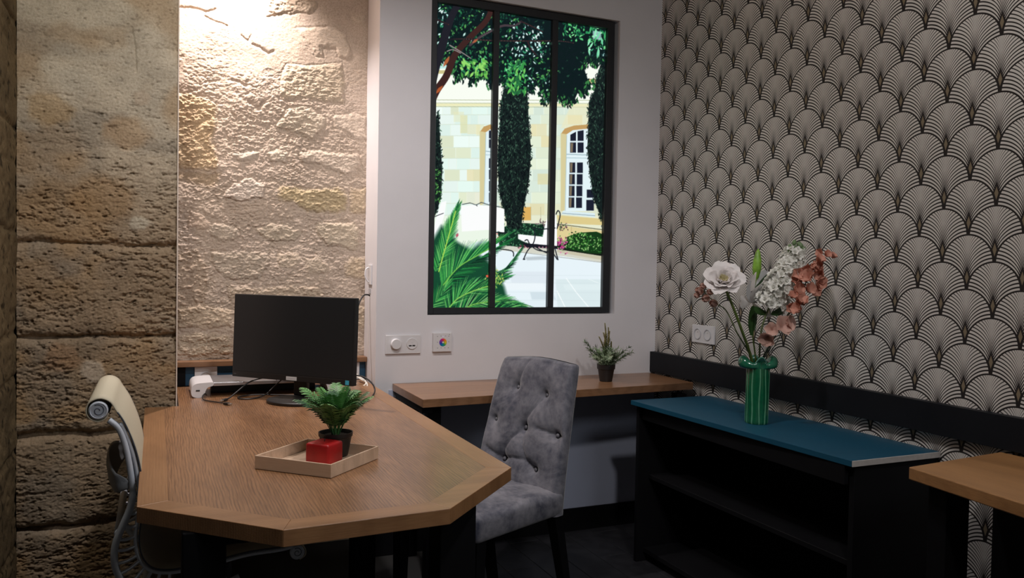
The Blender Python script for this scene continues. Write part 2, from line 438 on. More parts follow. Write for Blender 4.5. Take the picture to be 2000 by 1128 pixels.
# floor of dark planks
fl = structure(box('floor', (-2.0, -2.6, -0.05), (W, 3.9, -0.003), plain('floor_grout', (0.05, 0.048, 0.046), 0.7)))
pm = plain('floor_plank_dark', (0.020, 0.020, 0.023), 0.42, noise=0.35, nscale=14, bump=0.2, bscale=90)
def plank(L_):
    bm = bmesh.new(); bm_box(bm, (0.0014, 0.0014, -0.006), (0.1476 - 0.0014, L_ - 0.0014, 0), 0.0012, 1)
    me = bpy.data.meshes.new('plank'); bm.to_mesh(me); bm.free(); me.materials.append(pm); return me
pl_me = plank(0.90)
for c in range(-4, 3):
    X0 = 1.936 + c * 0.1476
    off = [0.0, 0.3, 0.6][c % 3]
    y = 3.068 - 0.90 * 3 + off
    while y < D - 0.05:
        L_ = min(0.90, D - y)
        me = pl_me if L_ > 0.899 else plank(L_)
        o = link('plank', me, None, fl); o.location = (X0 - 0.1476, y, 0)
        y += 0.90

# ------------------------------------------------------------------ relief walls
def dent(px, pz, pts, width, depth):
    """carved crease along a polyline given in wall metres"""
    d = np.full(px.shape, 1e9)
    for (ax, ay), (bx, by) in zip(pts[:-1], pts[1:]):
        ex, ey = bx - ax, by - ay
        t = np.clip(((px - ax) * ex + (pz - ay) * ey) / (ex * ex + ey * ey + 1e-12), 0, 1)
        d = np.minimum(d, np.hypot(px - ax - ex * t, pz - ay - ey * t))
    return depth * np.exp(-(d / width) ** 2)

# ---- pillar of large ashlars
st = 0.0027
xs = np.arange(PX0, AX0 + st * 0.5, st); zs = np.arange(0.0, CEIL, st)
GX, GZ = np.meshgrid(xs, zs)
joints = [(-0.10, 0), (0.345, 0.030), (0.665, 0.030), (1.000, 0.026), (1.320, 0.016), (1.660, 0.003), (2.02, 0.0025), (2.9, 0)]
wx = GX + 0.006 * (fbm(GX * 30, GZ * 30, 3) - 0.5)
H = np.zeros_like(GX); label = np.zeros(GX.shape, int)
low = sstep(1.75, 1.2, GZ)                       # raw stone below, plaster-washed above
rough = 0.15 + 0.85 * sstep(2.0, 1.35, GZ + 0.25 * (fbm(GX * 6, GZ * 6, 5) - 0.5))
str_ = fbm(GX * 36, GZ * 90, 21, 5, 0.66)
ero = np.clip(0.52 - str_, 0, 1)
pits = np.clip(0.35 - fbm(GX * 60, GZ * 110, 31, 4, 0.55), 0, 1)
patch = sstep(0.42, 0.60, fbm(GX * 7, GZ * 9, 41, 3))
H += 0.012 * (fbm(GX * 5, GZ * 5, 51, 3) - 0.5) * (0.4 + low)
H -= rough * (0.030 * ero * (0.35 + 0.9 * patch)) + (0.25 + rough * 0.75) * 0.055 * pits
H += 0.004 * (fbm(GX * 140, GZ * 220, 61, 3, 0.6) - 0.5) * (0.4 + rough)
crev = np.zeros_like(GX)
jl = []
for ji, (zj, dj) in enumerate(joints):
    zc = zj + 0.018 * (fbm(GX * 7 + ji * 9.1, GX * 0 + ji, 71, 3) - 0.5) + 0.006 * (fbm(GX * 40 + ji * 3.3, GX * 0 + ji, 81, 3) - 0.5)
    jl.append(zc)
    if dj:
        wid = 0.0055 + 0.010 * np.clip(fbm(GX * 16 + ji * 5, GX * 0 + 2 * ji, 91, 3) - 0.35, 0, 1) * 2.2
        q = np.exp(-(((GZ - zc) / wid) ** 2)); H -= dj * q * (0.55 + 0.7 * fbm(GX * 12 + ji, GX * 0, 95, 2)); crev = np.maximum(crev, q * (dj > 0.01))
        # rounded arrises
        H -= 0.35 * dj * np.exp(-((GZ - zc) / 0.022) ** 2)
for ji, zc in enumerate(jl): label += (GZ > zc)
H -= dent(GX, GZ, [(-0.085, 2.08), (-0.075, 2.02), (-0.070, 1.93)], 0.004, 0.006)
H -= dent(GX, GZ, [(-0.15, 2.075), (-0.10, 2.078)], 0.006, 0.003)
# colours
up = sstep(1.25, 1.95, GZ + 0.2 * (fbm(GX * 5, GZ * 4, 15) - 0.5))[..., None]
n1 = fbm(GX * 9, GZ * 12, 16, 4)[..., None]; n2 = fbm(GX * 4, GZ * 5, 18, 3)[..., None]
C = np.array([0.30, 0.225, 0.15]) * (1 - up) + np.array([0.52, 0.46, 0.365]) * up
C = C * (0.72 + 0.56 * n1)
och = sstep(0.52, 0.68, n2) ; C = C * (1 - 0.5 * och) + np.array([0.36, 0.225, 0.105]) * 0.5 * och
gry = sstep(0.55, 0.75, fbm(GX * 6 + 9, GZ * 7, 19, 3))[..., None]; C = C * (1 - 0.45 * gry) + np.array([0.25, 0.22, 0.18]) * 0.45 * gry
for (px_, py_, r_, col, amt) in [(95, 215, 0.085, (0.42, 0.28, 0.13), .55), (250, 260, 0.09, (0.42, 0.27, 0.14), .5), (200, 390, 0.13, (0.33, 0.20, 0.09), .55),
                                 (180, 725, 0.045, (0.50, 0.42, 0.33), .8), (275, 435, 0.040, (0.50, 0.45, 0.36), .8), (150, 160, 0.07, (0.5, 0.46, 0.38), .4),
                                 (275, 195, 0.035, (0.46, 0.37, 0.28), .6), (115, 880, .05, (.36, .28, .19), .5), (120, 700, .07, (.33, .19, .10), .5)]:
    q = on_y(px_, py_, PY); dd = np.hypot((GX - q[0]), (GZ - q[2]) * 1.2) + 0.05 * (fbm(GX * 22, GZ * 22, 27) - 0.5)
    k = (amt * sstep(r_, r_ * 0.55, dd))[..., None]; C = C * (1 - k) + np.array(col) * k
    if amt >= 0.8: H = H * (1 - k[..., 0]) + (0.001 + 0.3 * H) * k[..., 0]
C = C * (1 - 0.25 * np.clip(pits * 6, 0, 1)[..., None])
H[:, -2:] = np.minimum(H[:, -2:], -0.002)
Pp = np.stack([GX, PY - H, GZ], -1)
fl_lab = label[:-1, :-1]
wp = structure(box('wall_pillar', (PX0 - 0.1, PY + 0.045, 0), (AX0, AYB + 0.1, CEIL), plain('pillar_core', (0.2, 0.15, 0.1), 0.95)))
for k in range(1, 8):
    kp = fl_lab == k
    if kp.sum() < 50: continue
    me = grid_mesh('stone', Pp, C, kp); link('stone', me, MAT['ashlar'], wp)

# ---- left wall: coarser ashlars turned into the room
st2 = 0.009
ys = np.arange(2.24, PY + 0.02, st2); zs2 = np.arange(0, CEIL, st2)
GY, GZ2 = np.meshgrid(ys, zs2)
H2 = -0.02 * np.clip(0.5 - fbm(GY * 20, GZ2 * 45, 121, 4, 0.6), 0, 1) + 0.008 * (fbm(GY * 5, GZ2 * 5, 131) - 0.5)
lab2 = np.zeros(GY.shape, int)
for ji, zj in enumerate([-0.1, 0.30, 0.62, 0.87, 1.02, 1.36, 1.70, 2.05, 2.4, 2.9]):
    zc = zj + 0.016 * (fbm(GY * 9 + ji * 7, GY * 0 + ji, 141) - 0.5)
    H2 -= 0.007 * np.exp(-((GZ2 - zc) / 0.009) ** 2) * (0 < ji < 9); lab2 += (GZ2 > zc)
lab2 = lab2 * 4 + (GY > 2.72 + 0.18 * ((lab2 % 2) - 0.5) * 2)
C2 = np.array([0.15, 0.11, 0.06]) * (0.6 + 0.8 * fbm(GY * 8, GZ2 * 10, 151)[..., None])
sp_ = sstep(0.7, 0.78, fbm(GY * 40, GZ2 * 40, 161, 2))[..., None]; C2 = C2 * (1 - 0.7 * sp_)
P2 = np.stack([PX0 + H2, GY, GZ2], -1)[:, ::-1]; C2 = C2[:, ::-1]; lab2 = lab2[:, ::-1]
wl = structure(box('wall_left', (PX0 - 0.14, 2.23, 0), (PX0 - 0.035, PY + 0.05, CEIL), plain('left_core', (0.1, 0.07, 0.04), 0.95)))
for k in np.unique(lab2[:-1, :-1]):
    kp = lab2[:-1, :-1] == k
    if kp.sum() < 20: continue
    link('stone', grid_mesh('stone', P2, C2, kp), MAT['ashlar'], wl)

# ---- alcove: rubble stones showing through plaster
st = 0.0025
xs = np.arange(AX0 - 0.003, AX1 + 0.004, st); zs = np.arange(0.70, CEIL, st)
GX, GZ = np.meshgrid(xs, zs)
WXp = GX + 0.016 * (fbm(GX * 26, GZ * 26, 201, 3) - 0.5) + 0.006 * (fbm(GX * 90, GZ * 90, 205, 2) - 0.5)
WZp = GZ + 0.016 * (fbm(GX * 26, GZ * 26, 211, 3) - 0.5) + 0.006 * (fbm(GX * 90, GZ * 90, 215, 2) - 0.5)
rmask = sstep(2.25, 1.75, GZ + 0.35 * (fbm(GX * 5, GZ * 5, 221) - 0.5)) * (0.55 + 0.45 * sstep(0.88, 0.55, GX))
rmask = 0.12 + 0.88 * rmask
H = 0.020 * (fbm(GX * 4, GZ * 5, 231, 3) - 0.5) + rmask * 0.011 * (fbm(GX * 46, GZ * 80, 241, 5, 0.68) - 0.5)
rid = np.abs(fbm(GX * 30, GZ * 60, 251, 4, 0.6) - 0.5) * 2
H -= rmask * 0.005 * sstep(0.22, 0.0, rid) * sstep(0.4, 0.6, fbm(GX * 9, GZ * 9, 255))
H += 0.0045 * (fbm(GX * 120, GZ * 150, 261, 3, 0.65) - 0.5) * (0.25 + rmask)
base = np.array([0.50, 0.41, 0.335])
C = np.broadcast_to(base, GX.shape + (3,)) * (0.84 + 0.32 * fbm(GX * 8, GZ * 10, 271)[..., None])
pk = sstep(0.5, 0.62, fbm(GX * 5, GZ * 6, 281, 3))[..., None]; C = C * (1 - .35 * pk) + np.array([0.53, 0.44, 0.375]) * .35 * pk
# outlines in photograph pixels on the flat wall, then (albedo, raise, roughness, noise stretch)
pale = (0.60, 0.515, 0.43); ochre = (0.50, 0.365, 0.215); tan = (0.46, 0.36, 0.25); grey = (0.40, 0.345, 0.275); whit = (0.66, 0.59, 0.53)
STN = [
 ([(578,56),(640,52),(672,66),(686,105),(676,118),(660,112),(655,95),(625,90),(632,112),(618,112),(600,85)], (0.60,0.50,0.40), .006, .15),
 ([(546,150),(560,125),(600,130),(668,122),(672,160),(672,203),(620,197),(600,192),(550,194)], (0.52,0.44,0.32), .006, .8),
 ([(545,235),(562,210),(605,212),(634,232),(632,250),(610,275),(580,262),(540,250)], (0.53,0.46,0.36), .008, .5),
 ([(650,228),(690,222),(714,230),(714,275),(690,275),(675,256),(652,250)], pale, .006, .25),
 ([(583,300),(610,292),(640,298),(700,300),(706,325),(672,343),(650,335),(620,322),(585,318)], pale, .010, .35),
 ([(520,300),(540,290),(562,298),(560,314),(530,316)], (0.56,0.50,0.41), .008, .3),
 ([(450,303),(480,296),(508,298),(500,312),(468,317)], (0.58,0.53,0.46), .009, .2),
 ([(340,185),(370,182),(395,190),(420,205),(424,240),(415,275),(423,310),(425,333),(380,331),(340,327)], ochre, .006, 1.25),
 ([(340,331),(432,337),(425,358),(408,367),(380,360),(340,347)], (0.40,0.29,0.17), -.004, .2),
 ([(433,388),(445,365),(475,352),(490,348),(515,362),(512,385),(490,390),(470,393),(450,387)], whit, .016, .2),
 ([(543,372),(550,362),(590,368),(665,368),(678,385),(675,412),(640,416),(600,412),(570,395),(545,392)], (0.47,0.38,0.22), .006, 1.1),
 ([(682,367),(714,366),(714,416),(682,414)], (0.50,0.39,0.24), .005, .6),
 ([(616,450),(620,434),(690,434),(700,450),(700,480),(690,490),(672,485),(640,478),(625,465)], (0.56,0.49,0.37), .009, .5),
 ([(405,440),(440,435),(465,445),(470,462),(455,470),(430,472),(412,460)], (0.48,0.42,0.34), .008, .4),
 ([(413,492),(470,489),(525,492),(525,515),(515,535),(505,545),(440,547),(425,530),(412,515)], (0.43,0.375,0.30), .008, .45),
 ([(340,490),(385,490),(405,520),(410,560),(400,600),(370,640),(340,640)], (0.40,0.31,0.225), .002, 1.4),
 ([(540,494),(580,494),(590,510),(575,522),(545,522)], (0.50,0.42,0.32), .008, .5),
 ([(592,505),(625,500),(642,515),(640,535),(600,537)], (0.52,0.44,0.34), .007, .5),
 ([(672,510),(690,500),(714,502),(714,545),(672,540)], (0.52,0.41,0.27), .005, .6),
 ([(370,412),(395,415),(408,430),(410,445),(385,448),(368,440)], (0.48,0.37,0.29), .004, .15),
 ([(497,445),(530,436),(560,440),(590,455),(580,470),(520,470)], (0.49,0.43,0.33), .007, .6),
 ([(515,-12),(560,-15),(600,-8),(620,10),(612,26),(580,24),(540,33),(522,20)], (0.47,0.38,0.28), .008, .9),
 ([(680,30),(700,27),(714,30),(714,52),(690,50)], (0.56,0.48,0.38), .005, .3),
 ([(560,600),(600,580),(680,585),(714,600),(714,640),(600,650)], (0.52,0.43,0.31), .008, .9),
 ([(345,600),(400,596),(455,604),(452,636),(400,642),(345,640)], (0.50,0.40,0.28), .010, 1.0),
 ([(345,652),(400,648),(452,655),(452,690),(400,696),(345,694)], (0.52,0.43,0.31), .010, 1.0),
 ([(440,556),(500,560),(560,556),(620,560),(640,580),(560,590),(450,585)], (0.46,0.38,0.28), .008, .9),
]
lab = np.zeros(GX.shape, int)
fine = fbm(GX * 60, GZ * 105, 291, 4, 0.6) - 0.5
for k, (pg, col, rise, rg) in enumerate(STN, 1):
    w_ = [on_y(px_, py_, AYB) for px_, py_ in pg]; pz = [(q[0], q[2]) for q in w_]
    bx = [q[0] for q in pz]; bz = [q[1] for q in pz]
    i0, i1 = np.searchsorted(zs, [min(bz) - 0.03, max(bz) + 0.03]); j0, j1 = np.searchsorted(xs, [min(bx) - 0.03, max(bx) + 0.03])
    s = (slice(i0, i1), slice(j0, j1))
    if i1 <= i0 or j1 <= j0: continue
    sd = poly_sdf(WXp[s], WZp[s], pz)
    kk = sstep(-0.003, 0.014 if rise < .012 else .008, sd + .010 * (vnoise(GX[s] * 40, GZ[s] * 40, 297) - .5))
    H[s] += rise * .6 * kk + kk * rg * 0.011 * fine[s] - kk * (1 - min(rg, 1)) * 0.4 * (H[s] - 0) 
    H[s] -= 0.002 * np.exp(-((sd + 0.002) / 0.004) ** 2) * (0.3 + fbm(GX[s] * 20, GZ[s] * 20, 295))
    c = sstep(-0.010, 0.016, sd + .016 * (fbm(GX[s] * 50, GZ[s] * 50, 299) - .5))[..., None]
    mixc = .92 if rg >= 1.05 and col[0] > .42 else .62
    cc = (np.array(col) * mixc + base * (1 - mixc)) * (0.80 + 0.4 * fbm(GX[s] * 30, GZ[s] * 40, 300 + k, 3)[..., None])
    C[s] = C[s] * (1 - 0.8 * c) + cc * 0.8 * c
    lab[s] = np.where(sd > 0, k, lab[s])
def pl(*pts): return [tuple(on_y(a, b_, AYB)[[0, 2]]) for a, b_ in pts]
for pts, wd, dp in [(pl((345, 14), (390, 20), (402, 26), (420, 20)), .004, .012), (pl((470, 70), (482, 79), (490, 70)), .004, .009),
                    (pl((495, 90), (512, 98), (522, 106), (535, 103)), .005, .013), (pl((455, 160), (475, 165), (481, 170), (484, 158)), .005, .014),
                    (pl((400, 160), (425, 158)), .003, .008), (pl((488, 204), (505, 210), (515, 203)), .007, .018), (pl((452, 222), (458, 228)), .005, .010),
                    (pl((545, 195), (560, 199), (570, 196)), .004, .010), (pl((400, 35), (430, 45), (442, 53)), .003, .008), (pl((522, 33), (545, 28)), .004, .012),
                    (pl((372, 450), (385, 460)), .006, .012), (pl((475, 375), (488, 383)), .002, .006), (pl((343, 700), (343, 700)), .01, .0)]:
    H -= dent(WXp, WZp, pts, wd * 1.2, dp * .42)
Pp = np.stack([GX, AYB - 0.012 - H, GZ], -1)
wa = structure(box('wall_alcove', (AX0 - 0.1, AYB + 0.02, 0), (AX1 + 0.02, AYB + 0.12, CEIL), plain('alcove_core', (0.4, 0.32, 0.24), 0.95)))
fl_ = lab[:-1, :-1]
mo = link('mortar', grid_mesh('mortar', Pp, C, fl_ == 0), MAT['plaster'], wa)
for k in range(1, len(STN) + 1):
    kp = fl_ == k
    if kp.sum() < 20: continue
    link('stone', grid_mesh('stone', Pp, C, kp), MAT['plaster'], wa)

# ================================================================== backlit garden picture
class Paint:
    def __init__(s, x0, y0, x1, y1, k):
        s.x0, s.y0, s.k = x0, y0, k; s.w = int((x1 - x0) * k); s.h = int((y1 - y0) * k)
        s.im = np.zeros((s.h, s.w, 3)); s.ys, s.xs = np.mgrid[0:s.h, 0:s.w].astype(float)
        s.xs = s.xs / k + x0; s.ys = s.ys / k + y0
    def win(s, xa, ya, xb, yb):
        a = max(0, int((xa - s.x0) * s.k) - 1); b = min(s.w, int((xb - s.x0) * s.k) + 2)
        c = max(0, int((ya - s.y0) * s.k) - 1); d = min(s.h, int((yb - s.y0) * s.k) + 2)
        return (slice(c, d), slice(a, b)) if b > a and d > c else None
    def put(s, sl, m, col):
        m = m[..., None]; s.im[sl] = s.im[sl] * (1 - m) + np.asarray(col, float) * m
    def poly(s, P, col, soft=0.6, alpha=1.0, tex=None):
        P = np.asarray(P, float); sl = s.win(P[:, 0].min() - 2, P[:, 1].min() - 2, P[:, 0].max() + 2, P[:, 1].max() + 2)
        if sl is None: return
        d = poly_sdf(s.xs[sl], s.ys[sl], P); s.put(sl, np.clip(d / soft + 0.5, 0, 1) * alpha, col)
    def line(s, P, wd, col, alpha=1.0, taper=False):
        n = len(P) - 1
        for i in range(n):
            (ax, ay), (bx, by) = P[i], P[i + 1]
            sl = s.win(min(ax, bx) - wd - 1, min(ay, by) - wd - 1, max(ax, bx) + wd + 1, max(ay, by) + wd + 1)
            if sl is None: continue
            ex, ey = bx - ax, by - ay
            t = np.clip(((s.xs[sl] - ax) * ex + (s.ys[sl] - ay) * ey) / (ex * ex + ey * ey + 1e-9), 0, 1)
            d = np.hypot(s.xs[sl] - ax - ex * t, s.ys[sl] - ay - ey * t)
            ww = wd / 2 * (1 - (0.85 * t if taper else 0))
            s.put(sl, np.clip((ww - d) / 0.7 + 0.5, 0, 1) * alpha, col)
    def leaf(s, x, y, l, wd, a, col, alpha=1.0):
        sl = s.win(x - l, y - l, x + l, y + l)
        if sl is None: return
        dx, dy = s.xs[sl] - x, s.ys[sl] - y; c, q = math.cos(a), math.sin(a)
        u = (dx * c + dy * q) / l; v = (-dx * q + dy * c) / wd
        d = 1 - np.abs(u) ** 1.6 - np.abs(v); s.put(sl, np.clip(d * 3, 0, 1) * alpha, col)
R = random.Random(5)
pt = Paint(838, -70, 1206, 618, 1.35)
pt.im[:] = (236, 247, 232)
# sky / far light behind the tree
pt.poly([(838, -70), (1206, -70), (1206, 150), (838, 135)], (196, 236, 232))
# facade courses
rows = [205, 224, 243, 265, 288, 309, 331, 353, 375, 397, 420]
def shx(x): return 1 if x < 960 else 0
for i, (ya, yb) in enumerate(zip(rows[:-1], rows[1:])):
    x = 838 - (i % 2) * 12
    while x < 1200:
        wd_ = R.choice([16, 20, 26, 30]); c = R.random()
        left = x < 955
        if left: col = (226, 246, 238) if c < .55 else ((236, 250, 244) if c < .9 else (226, 234, 206))
        else: col = (220, 236, 222) if c < .5 else ((230, 240, 216) if c < .9 else (232, 226, 184))
        j = R.randint(-5, 5); col = tuple(v + j for v in col)
        pt.poly([(x + .5, ya + .6), (x + wd_ - .5, ya + .6), (x + wd_ - .5, yb - .6), (x + .5, yb - .6)], col)
        x += wd_
    pt.line([(838, yb), (1206, yb)], 0.9, (188, 204, 184), .6)
for a in [(899, 225, 913, 260, (224, 216, 150)), (913, 243, 938, 262, (238, 228, 180)), (912, 331, 948, 353, (232, 208, 140)), (1037, 242, 1068, 266, (236, 216, 158)),
          (1050, 339, 1070, 360, (228, 212, 146)), (1020, 405, 1037, 428, (226, 182, 100)), (886, 218, 906, 238, (232, 232, 190)), (912, 375, 950, 398, (236, 228, 196))]:
    pt.poly([(a[0], a[1]), (a[2], a[1]), (a[2], a[3]), (a[0], a[3])], a[4], .9, .5)
# bright wash + string courses and cornice
pt.poly([(838, 135), (1206, 120), (1206, 208), (838, 208)], (250, 254, 244))
for y_ in (195, 201, 208): pt.line([(838, y_), (1206, y_ + 1)], 1.1, (150, 160, 110), .8)
pt.poly([(838, 202), (1206, 203), (1206, 207), (838, 207)], (238, 236, 190))
pt.poly([(838, 137), (880, 137), (880, 144), (838, 144)], (206, 196, 140)); pt.poly([(1120, 155), (1206, 152), (1206, 164), (1120, 163)], (226, 208, 150)); pt.line([(1120, 156), (1206, 153)], 1.2, (150, 140, 90))
pt.poly([(1115, 205), (1206, 205), (1206, 250), (1095, 250)], (238, 232, 190), 3, .6)
# lower facade
pt.poly([(975, 395), (1206, 400), (1206, 500), (975, 470)], (226, 222, 184), 3, .5)
pt.poly([(1020, 404), (1037, 404), (1037, 430), (1020, 430)], (224, 178, 96))
for x_ in (1037, 1056): pt.line([(x_, 404), (x_, 430)], 1, (190, 186, 150))
# windows
def gwin(x0, x1, ytop, ybot, tr):
    pt.poly([(x0 - 12, ytop + 14), (x0 - 4, ytop + 3), (x0 + 14, ytop - 3), (x1, ytop - 6), (x1 + 6, ytop - 6), (x1 + 6, ytop + 14)], (196, 158, 100))
    pt.poly([(x0 - 12, ytop + 12), (x0, ytop + 14), (x0 - 2, ybot), (x0 - 12, ybot)], (216, 206, 158))
    pt.poly([(x0, ytop + 14), (x0 + 12, ytop + 6), (x1, ytop + 2), (x1, ybot), (x0 - 4, ybot)], (228, 244, 248))
    pt.line([(x0, tr - 2), (x1, tr)], 1.2, (130, 160, 170)); pt.line([(x0, tr + 5), (x1, tr + 6)], 1.0, (150, 180, 190))
    pt.line([(x0, ytop + 16), (x0 - 3, ybot)], 1, (170, 196, 200))
gwin(1107, 1160, 248, 412, 303)
def pane(a, b, c, d, warm=False):
    pt.poly([(a, c), (b, c), (b, d), (a, d)], (30, 34, 50))
    if warm: pt.poly([(a + 1, c + 1), (a + 6, c + 1), (a + 5, d - 1), (a + 1, d - 1)], (150, 132, 104), .8, .8)
pt.poly([(1114, 263), (1125, 257), (1125, 275), (1114, 275)], (30, 34, 50)); pt.poly([(1128, 256), (1140, 254), (1140, 275), (1128, 275)], (30, 34, 50))
pane(1113.5, 1125, 278, 298, True); pane(1128, 1140, 278, 298)
for i in range(4):
    y_ = 317 + i * 22.8
    pane(1112.5 - i * .6, 1123.5 - i * .6, y_, y_ + 20, True); pane(1127 - i * .6, 1138.5 - i * .6, y_, y_ + 20.5)
pane(1146, 1160, 370, 386); pane(1145, 1160, 390, 411)
pt.poly([(1100, 411), (1162, 416), (1162, 424), (1096, 418)], (220, 238, 242)); pt.line([(1098, 416), (1162, 421)], 1, (120, 140, 150))
pt.poly([(1088, 420), (1190, 428), (1190, 440), (1090, 436)], (222, 204, 142)); pt.line([(1088, 437), (1190, 450)], 1.6, (96, 90, 60))
pt.poly([(1088, 439), (1190, 452), (1190, 480), (1088, 470)], (224, 208, 152)); pt.line([(1116, 440), (1116, 466)], 1, (190, 170, 120))
gwin(949, 966, 244, 400, 297)
for y_, d_ in ((255, 270), (272, 289), (309, 328), (331, 350), (353, 373), (376, 394)): pane(955, 968, y_, d_)
pt.poly([(942, 398), (976, 401), (976, 408), (944, 404)], (210, 222, 214))
# patio
pt.poly([(930, 472), (1010, 468), (1090, 486), (1206, 515), (1206, 618), (838, 618), (838, 520)], (232, 244, 250))
for (x0_, y0_, x1_, y1_, c_) in [(995, 530, 1075, 552, (222, 232, 240)), (960, 552, 1060, 566, (240, 248, 252)), (1035, 570, 1080, 585, (206, 222, 230)), (1085, 545, 1190, 600, (216, 232, 234)), (1000, 585, 1075, 600, (226, 240, 246)), (1100, 555, 1190, 566, (226, 240, 242))]:
    pt.poly([(x0_, y0_), (x1_, y0_), (x1_ + 6, y1_), (x0_ + 4, y1_)], c_, 2.5, .8)
pt.line([(1106, 543), (1125, 570), (1152, 602)], 1.6, (248, 255, 255)); pt.line([(1088, 568), (1104, 600)], 1.8, (248, 255, 255)); pt.line([(1150, 545), (1188, 560)], 1.0, (240, 250, 250))
for y_ in (537, 552, 570, 586): pt.line([(990, y_), (1190, y_ + 1)], .7, (206, 220, 224), .6)
# kerb and beds
pt.poly([(975, 478), (1015, 478), (1100, 489), (1190, 504), (1190, 514), (1100, 500), (1015, 492), (975, 488)], (214, 214, 200)); pt.line([(1015, 492), (1190, 514)], 1.0, (150, 150, 140))
pt.poly([(1088, 484), (1190, 500), (1190, 510), (1088, 492)], (196, 186, 158), 1, .7)
pt.poly([(972, 452), (1000, 434), (1070, 438), (1078, 470), (1070, 484), (1015, 482), (975, 478)], (22, 48, 36))
pt.poly([(1086, 470), (1110, 478), (1190, 490), (1190, 502), (1086, 486)], (22, 26, 22))
pt.poly([(1105, 486), (1108, 462), (1130, 454), (1165, 452), (1190, 462), (1190, 497), (1150, 494)], (24, 58, 26))
for i in range(420):
    x, y = R.uniform(1104, 1190), R.uniform(450, 494)
    if y > 458 - (x - 1104) * 0 - 6 * math.sin((x - 1104) / 14) and y < 484 + (x - 1104) * .12:
        c = R.choice([(40, 96, 40), (96, 160, 74), (150, 200, 120), (20, 44, 26), (64, 130, 58)]); pt.leaf(x, y, R.uniform(1.5, 3), R.uniform(1, 1.8), R.uniform(0, 3), c)
for i in range(320):
    x, y = R.uniform(974, 1070), R.uniform(436, 480)
    c = R.choice([(30, 80, 54), (60, 120, 84), (16, 36, 30), (44, 98, 66), (96, 150, 110)]); pt.leaf(x, y, R.uniform(1.5, 3), R.uniform(.8, 1.4), R.uniform(0, 3), c)
for i in range(90):
    x, y = R.gauss(1097, 5), R.gauss(474, 7); pt.leaf(x, y, 2, 1.6, R.uniform(0, 3), R.choice([(196, 60, 140), (226, 120, 180), (150, 40, 100), (110, 140, 90)]))
for i in range(24): pt.leaf(R.gauss(974, 3), R.gauss(467, 5), 2, 1.6, R.uniform(0, 3), R.choice([(226, 120, 110), (240, 170, 160), (170, 70, 80)]))
for i in range(26): pt.leaf(R.uniform(1010, 1075), R.uniform(479, 484), 1.8, 1.4, 0, R.choice([(190, 90, 120), (150, 60, 90), (60, 50, 50)]))
for i in range(30): pt.leaf(R.gauss(1062, 8), R.gauss(436, 4), 2, 1.2, R.uniform(0, 3), R.choice([(120, 90, 100), (70, 90, 70), (150, 120, 130)]))
for i in range(26): pt.leaf(R.gauss(1100, 6), R.gauss(442, 4), 2.4, 1.2, R.uniform(0, 3), R.choice([(90, 60, 70), (60, 90, 60), (120, 80, 90)]))
# cypresses
def cypress(P, n, seed):
    rr = random.Random(seed); P = np.asarray(P, float)
    pt.poly(P, (24, 34, 34), 1.2)
    x0_, x1_ = P[:, 0].min(), P[:, 0].max(); y0_, y1_ = P[:, 1].min(), P[:, 1].max()
    for i in range(n):
        x, y = rr.uniform(x0_ - 2, x1_ + 2), rr.uniform(y0_, y1_)
        sd = poly_sdf(np.array([x]), np.array([y]), P)[0]
        if sd < -2.5: continue
        f = 1 - (y - y0_) / (y1_ - y0_) * .55
        c = rr.choice([(18, 26, 28), (30, 46, 42), (42, 68, 58), (22, 38, 34), (66, 98, 80), (12, 18, 22), (12, 18, 22)])
        c = tuple(v * (0.55 + .55 * f) for v in c)
        pt.leaf(x, y, rr.uniform(2.2, 4.5), rr.uniform(.7, 1.3), rr.choice([1.2, 1.9, 1.57, .8, 2.3]) + rr.uniform(-.3, .3), c)
cypress([(978, 200), (984, 172), (1000, 160), (1020, 165), (1030, 180), (1033, 240), (1037, 290), (1034, 345), (1028, 380), (1022, 410), (1018, 445), (992, 446), (984, 410), (974, 370), (972, 300), (976, 250)], 2100, 1)
cypress([(1150, 200), (1160, 180), (1165, 150), (1175, 120), (1190, 125), (1196, 200), (1194, 300), (1192, 410), (1188, 455), (1180, 450), (1172, 420), (1160, 390), (1152, 340), (1147, 290), (1149, 240)], 1500, 2)
cypress([(846, 196), (850, 230), (857, 218), (860, 280), (864, 330), (862, 375), (856, 405), (848, 425), (838, 430), (838, 190)], 500, 3)
for i in range(110):
    pt.leaf(R.uniform(840, 862), R.uniform(325, 395), R.uniform(2, 3.5), 1.4, R.uniform(0, 3), R.choice([(60, 120, 60), (110, 180, 90), (24, 50, 34), (36, 80, 44)]))
# loungers with white cushions and black wrought iron
wh = (252, 253, 253); ir = (28, 32, 40)
pt.poly([(862, 395), (872, 392), (868, 420), (852, 470), (845, 460), (852, 425)], wh, 1)
pt.poly([(900, 403), (922, 400), (962, 402), (985, 408), (985, 455), (962, 448), (930, 450), (902, 452)], wh, 1)
pt.line([(846, 424), (866, 416)], 1.3, ir); pt.line([(903, 399), (918, 396), (930, 400), (940, 395), (962, 402), (978, 404)], 1.5, (70, 80, 84))
pt.line([(930, 400), (932, 402)], 1.5, (50, 60, 60))
pt.poly([(1072, 416), (1084, 414), (1088, 440), (1087, 480), (1057, 478), (1064, 440)], wh, .8)
pt.poly([(1012, 457), (1060, 462), (1088, 462), (1088, 480), (1048, 479), (1024, 472), (1012, 466)], wh, .8)
pt.poly([(1020, 474), (1088, 480), (1088, 486), (1028, 482)], (26, 26, 36))
for k_ in range(6): pt.leaf(1046 + k_ * 7, 482.5, 2.2, 1.6, 0, (176, 120, 140))
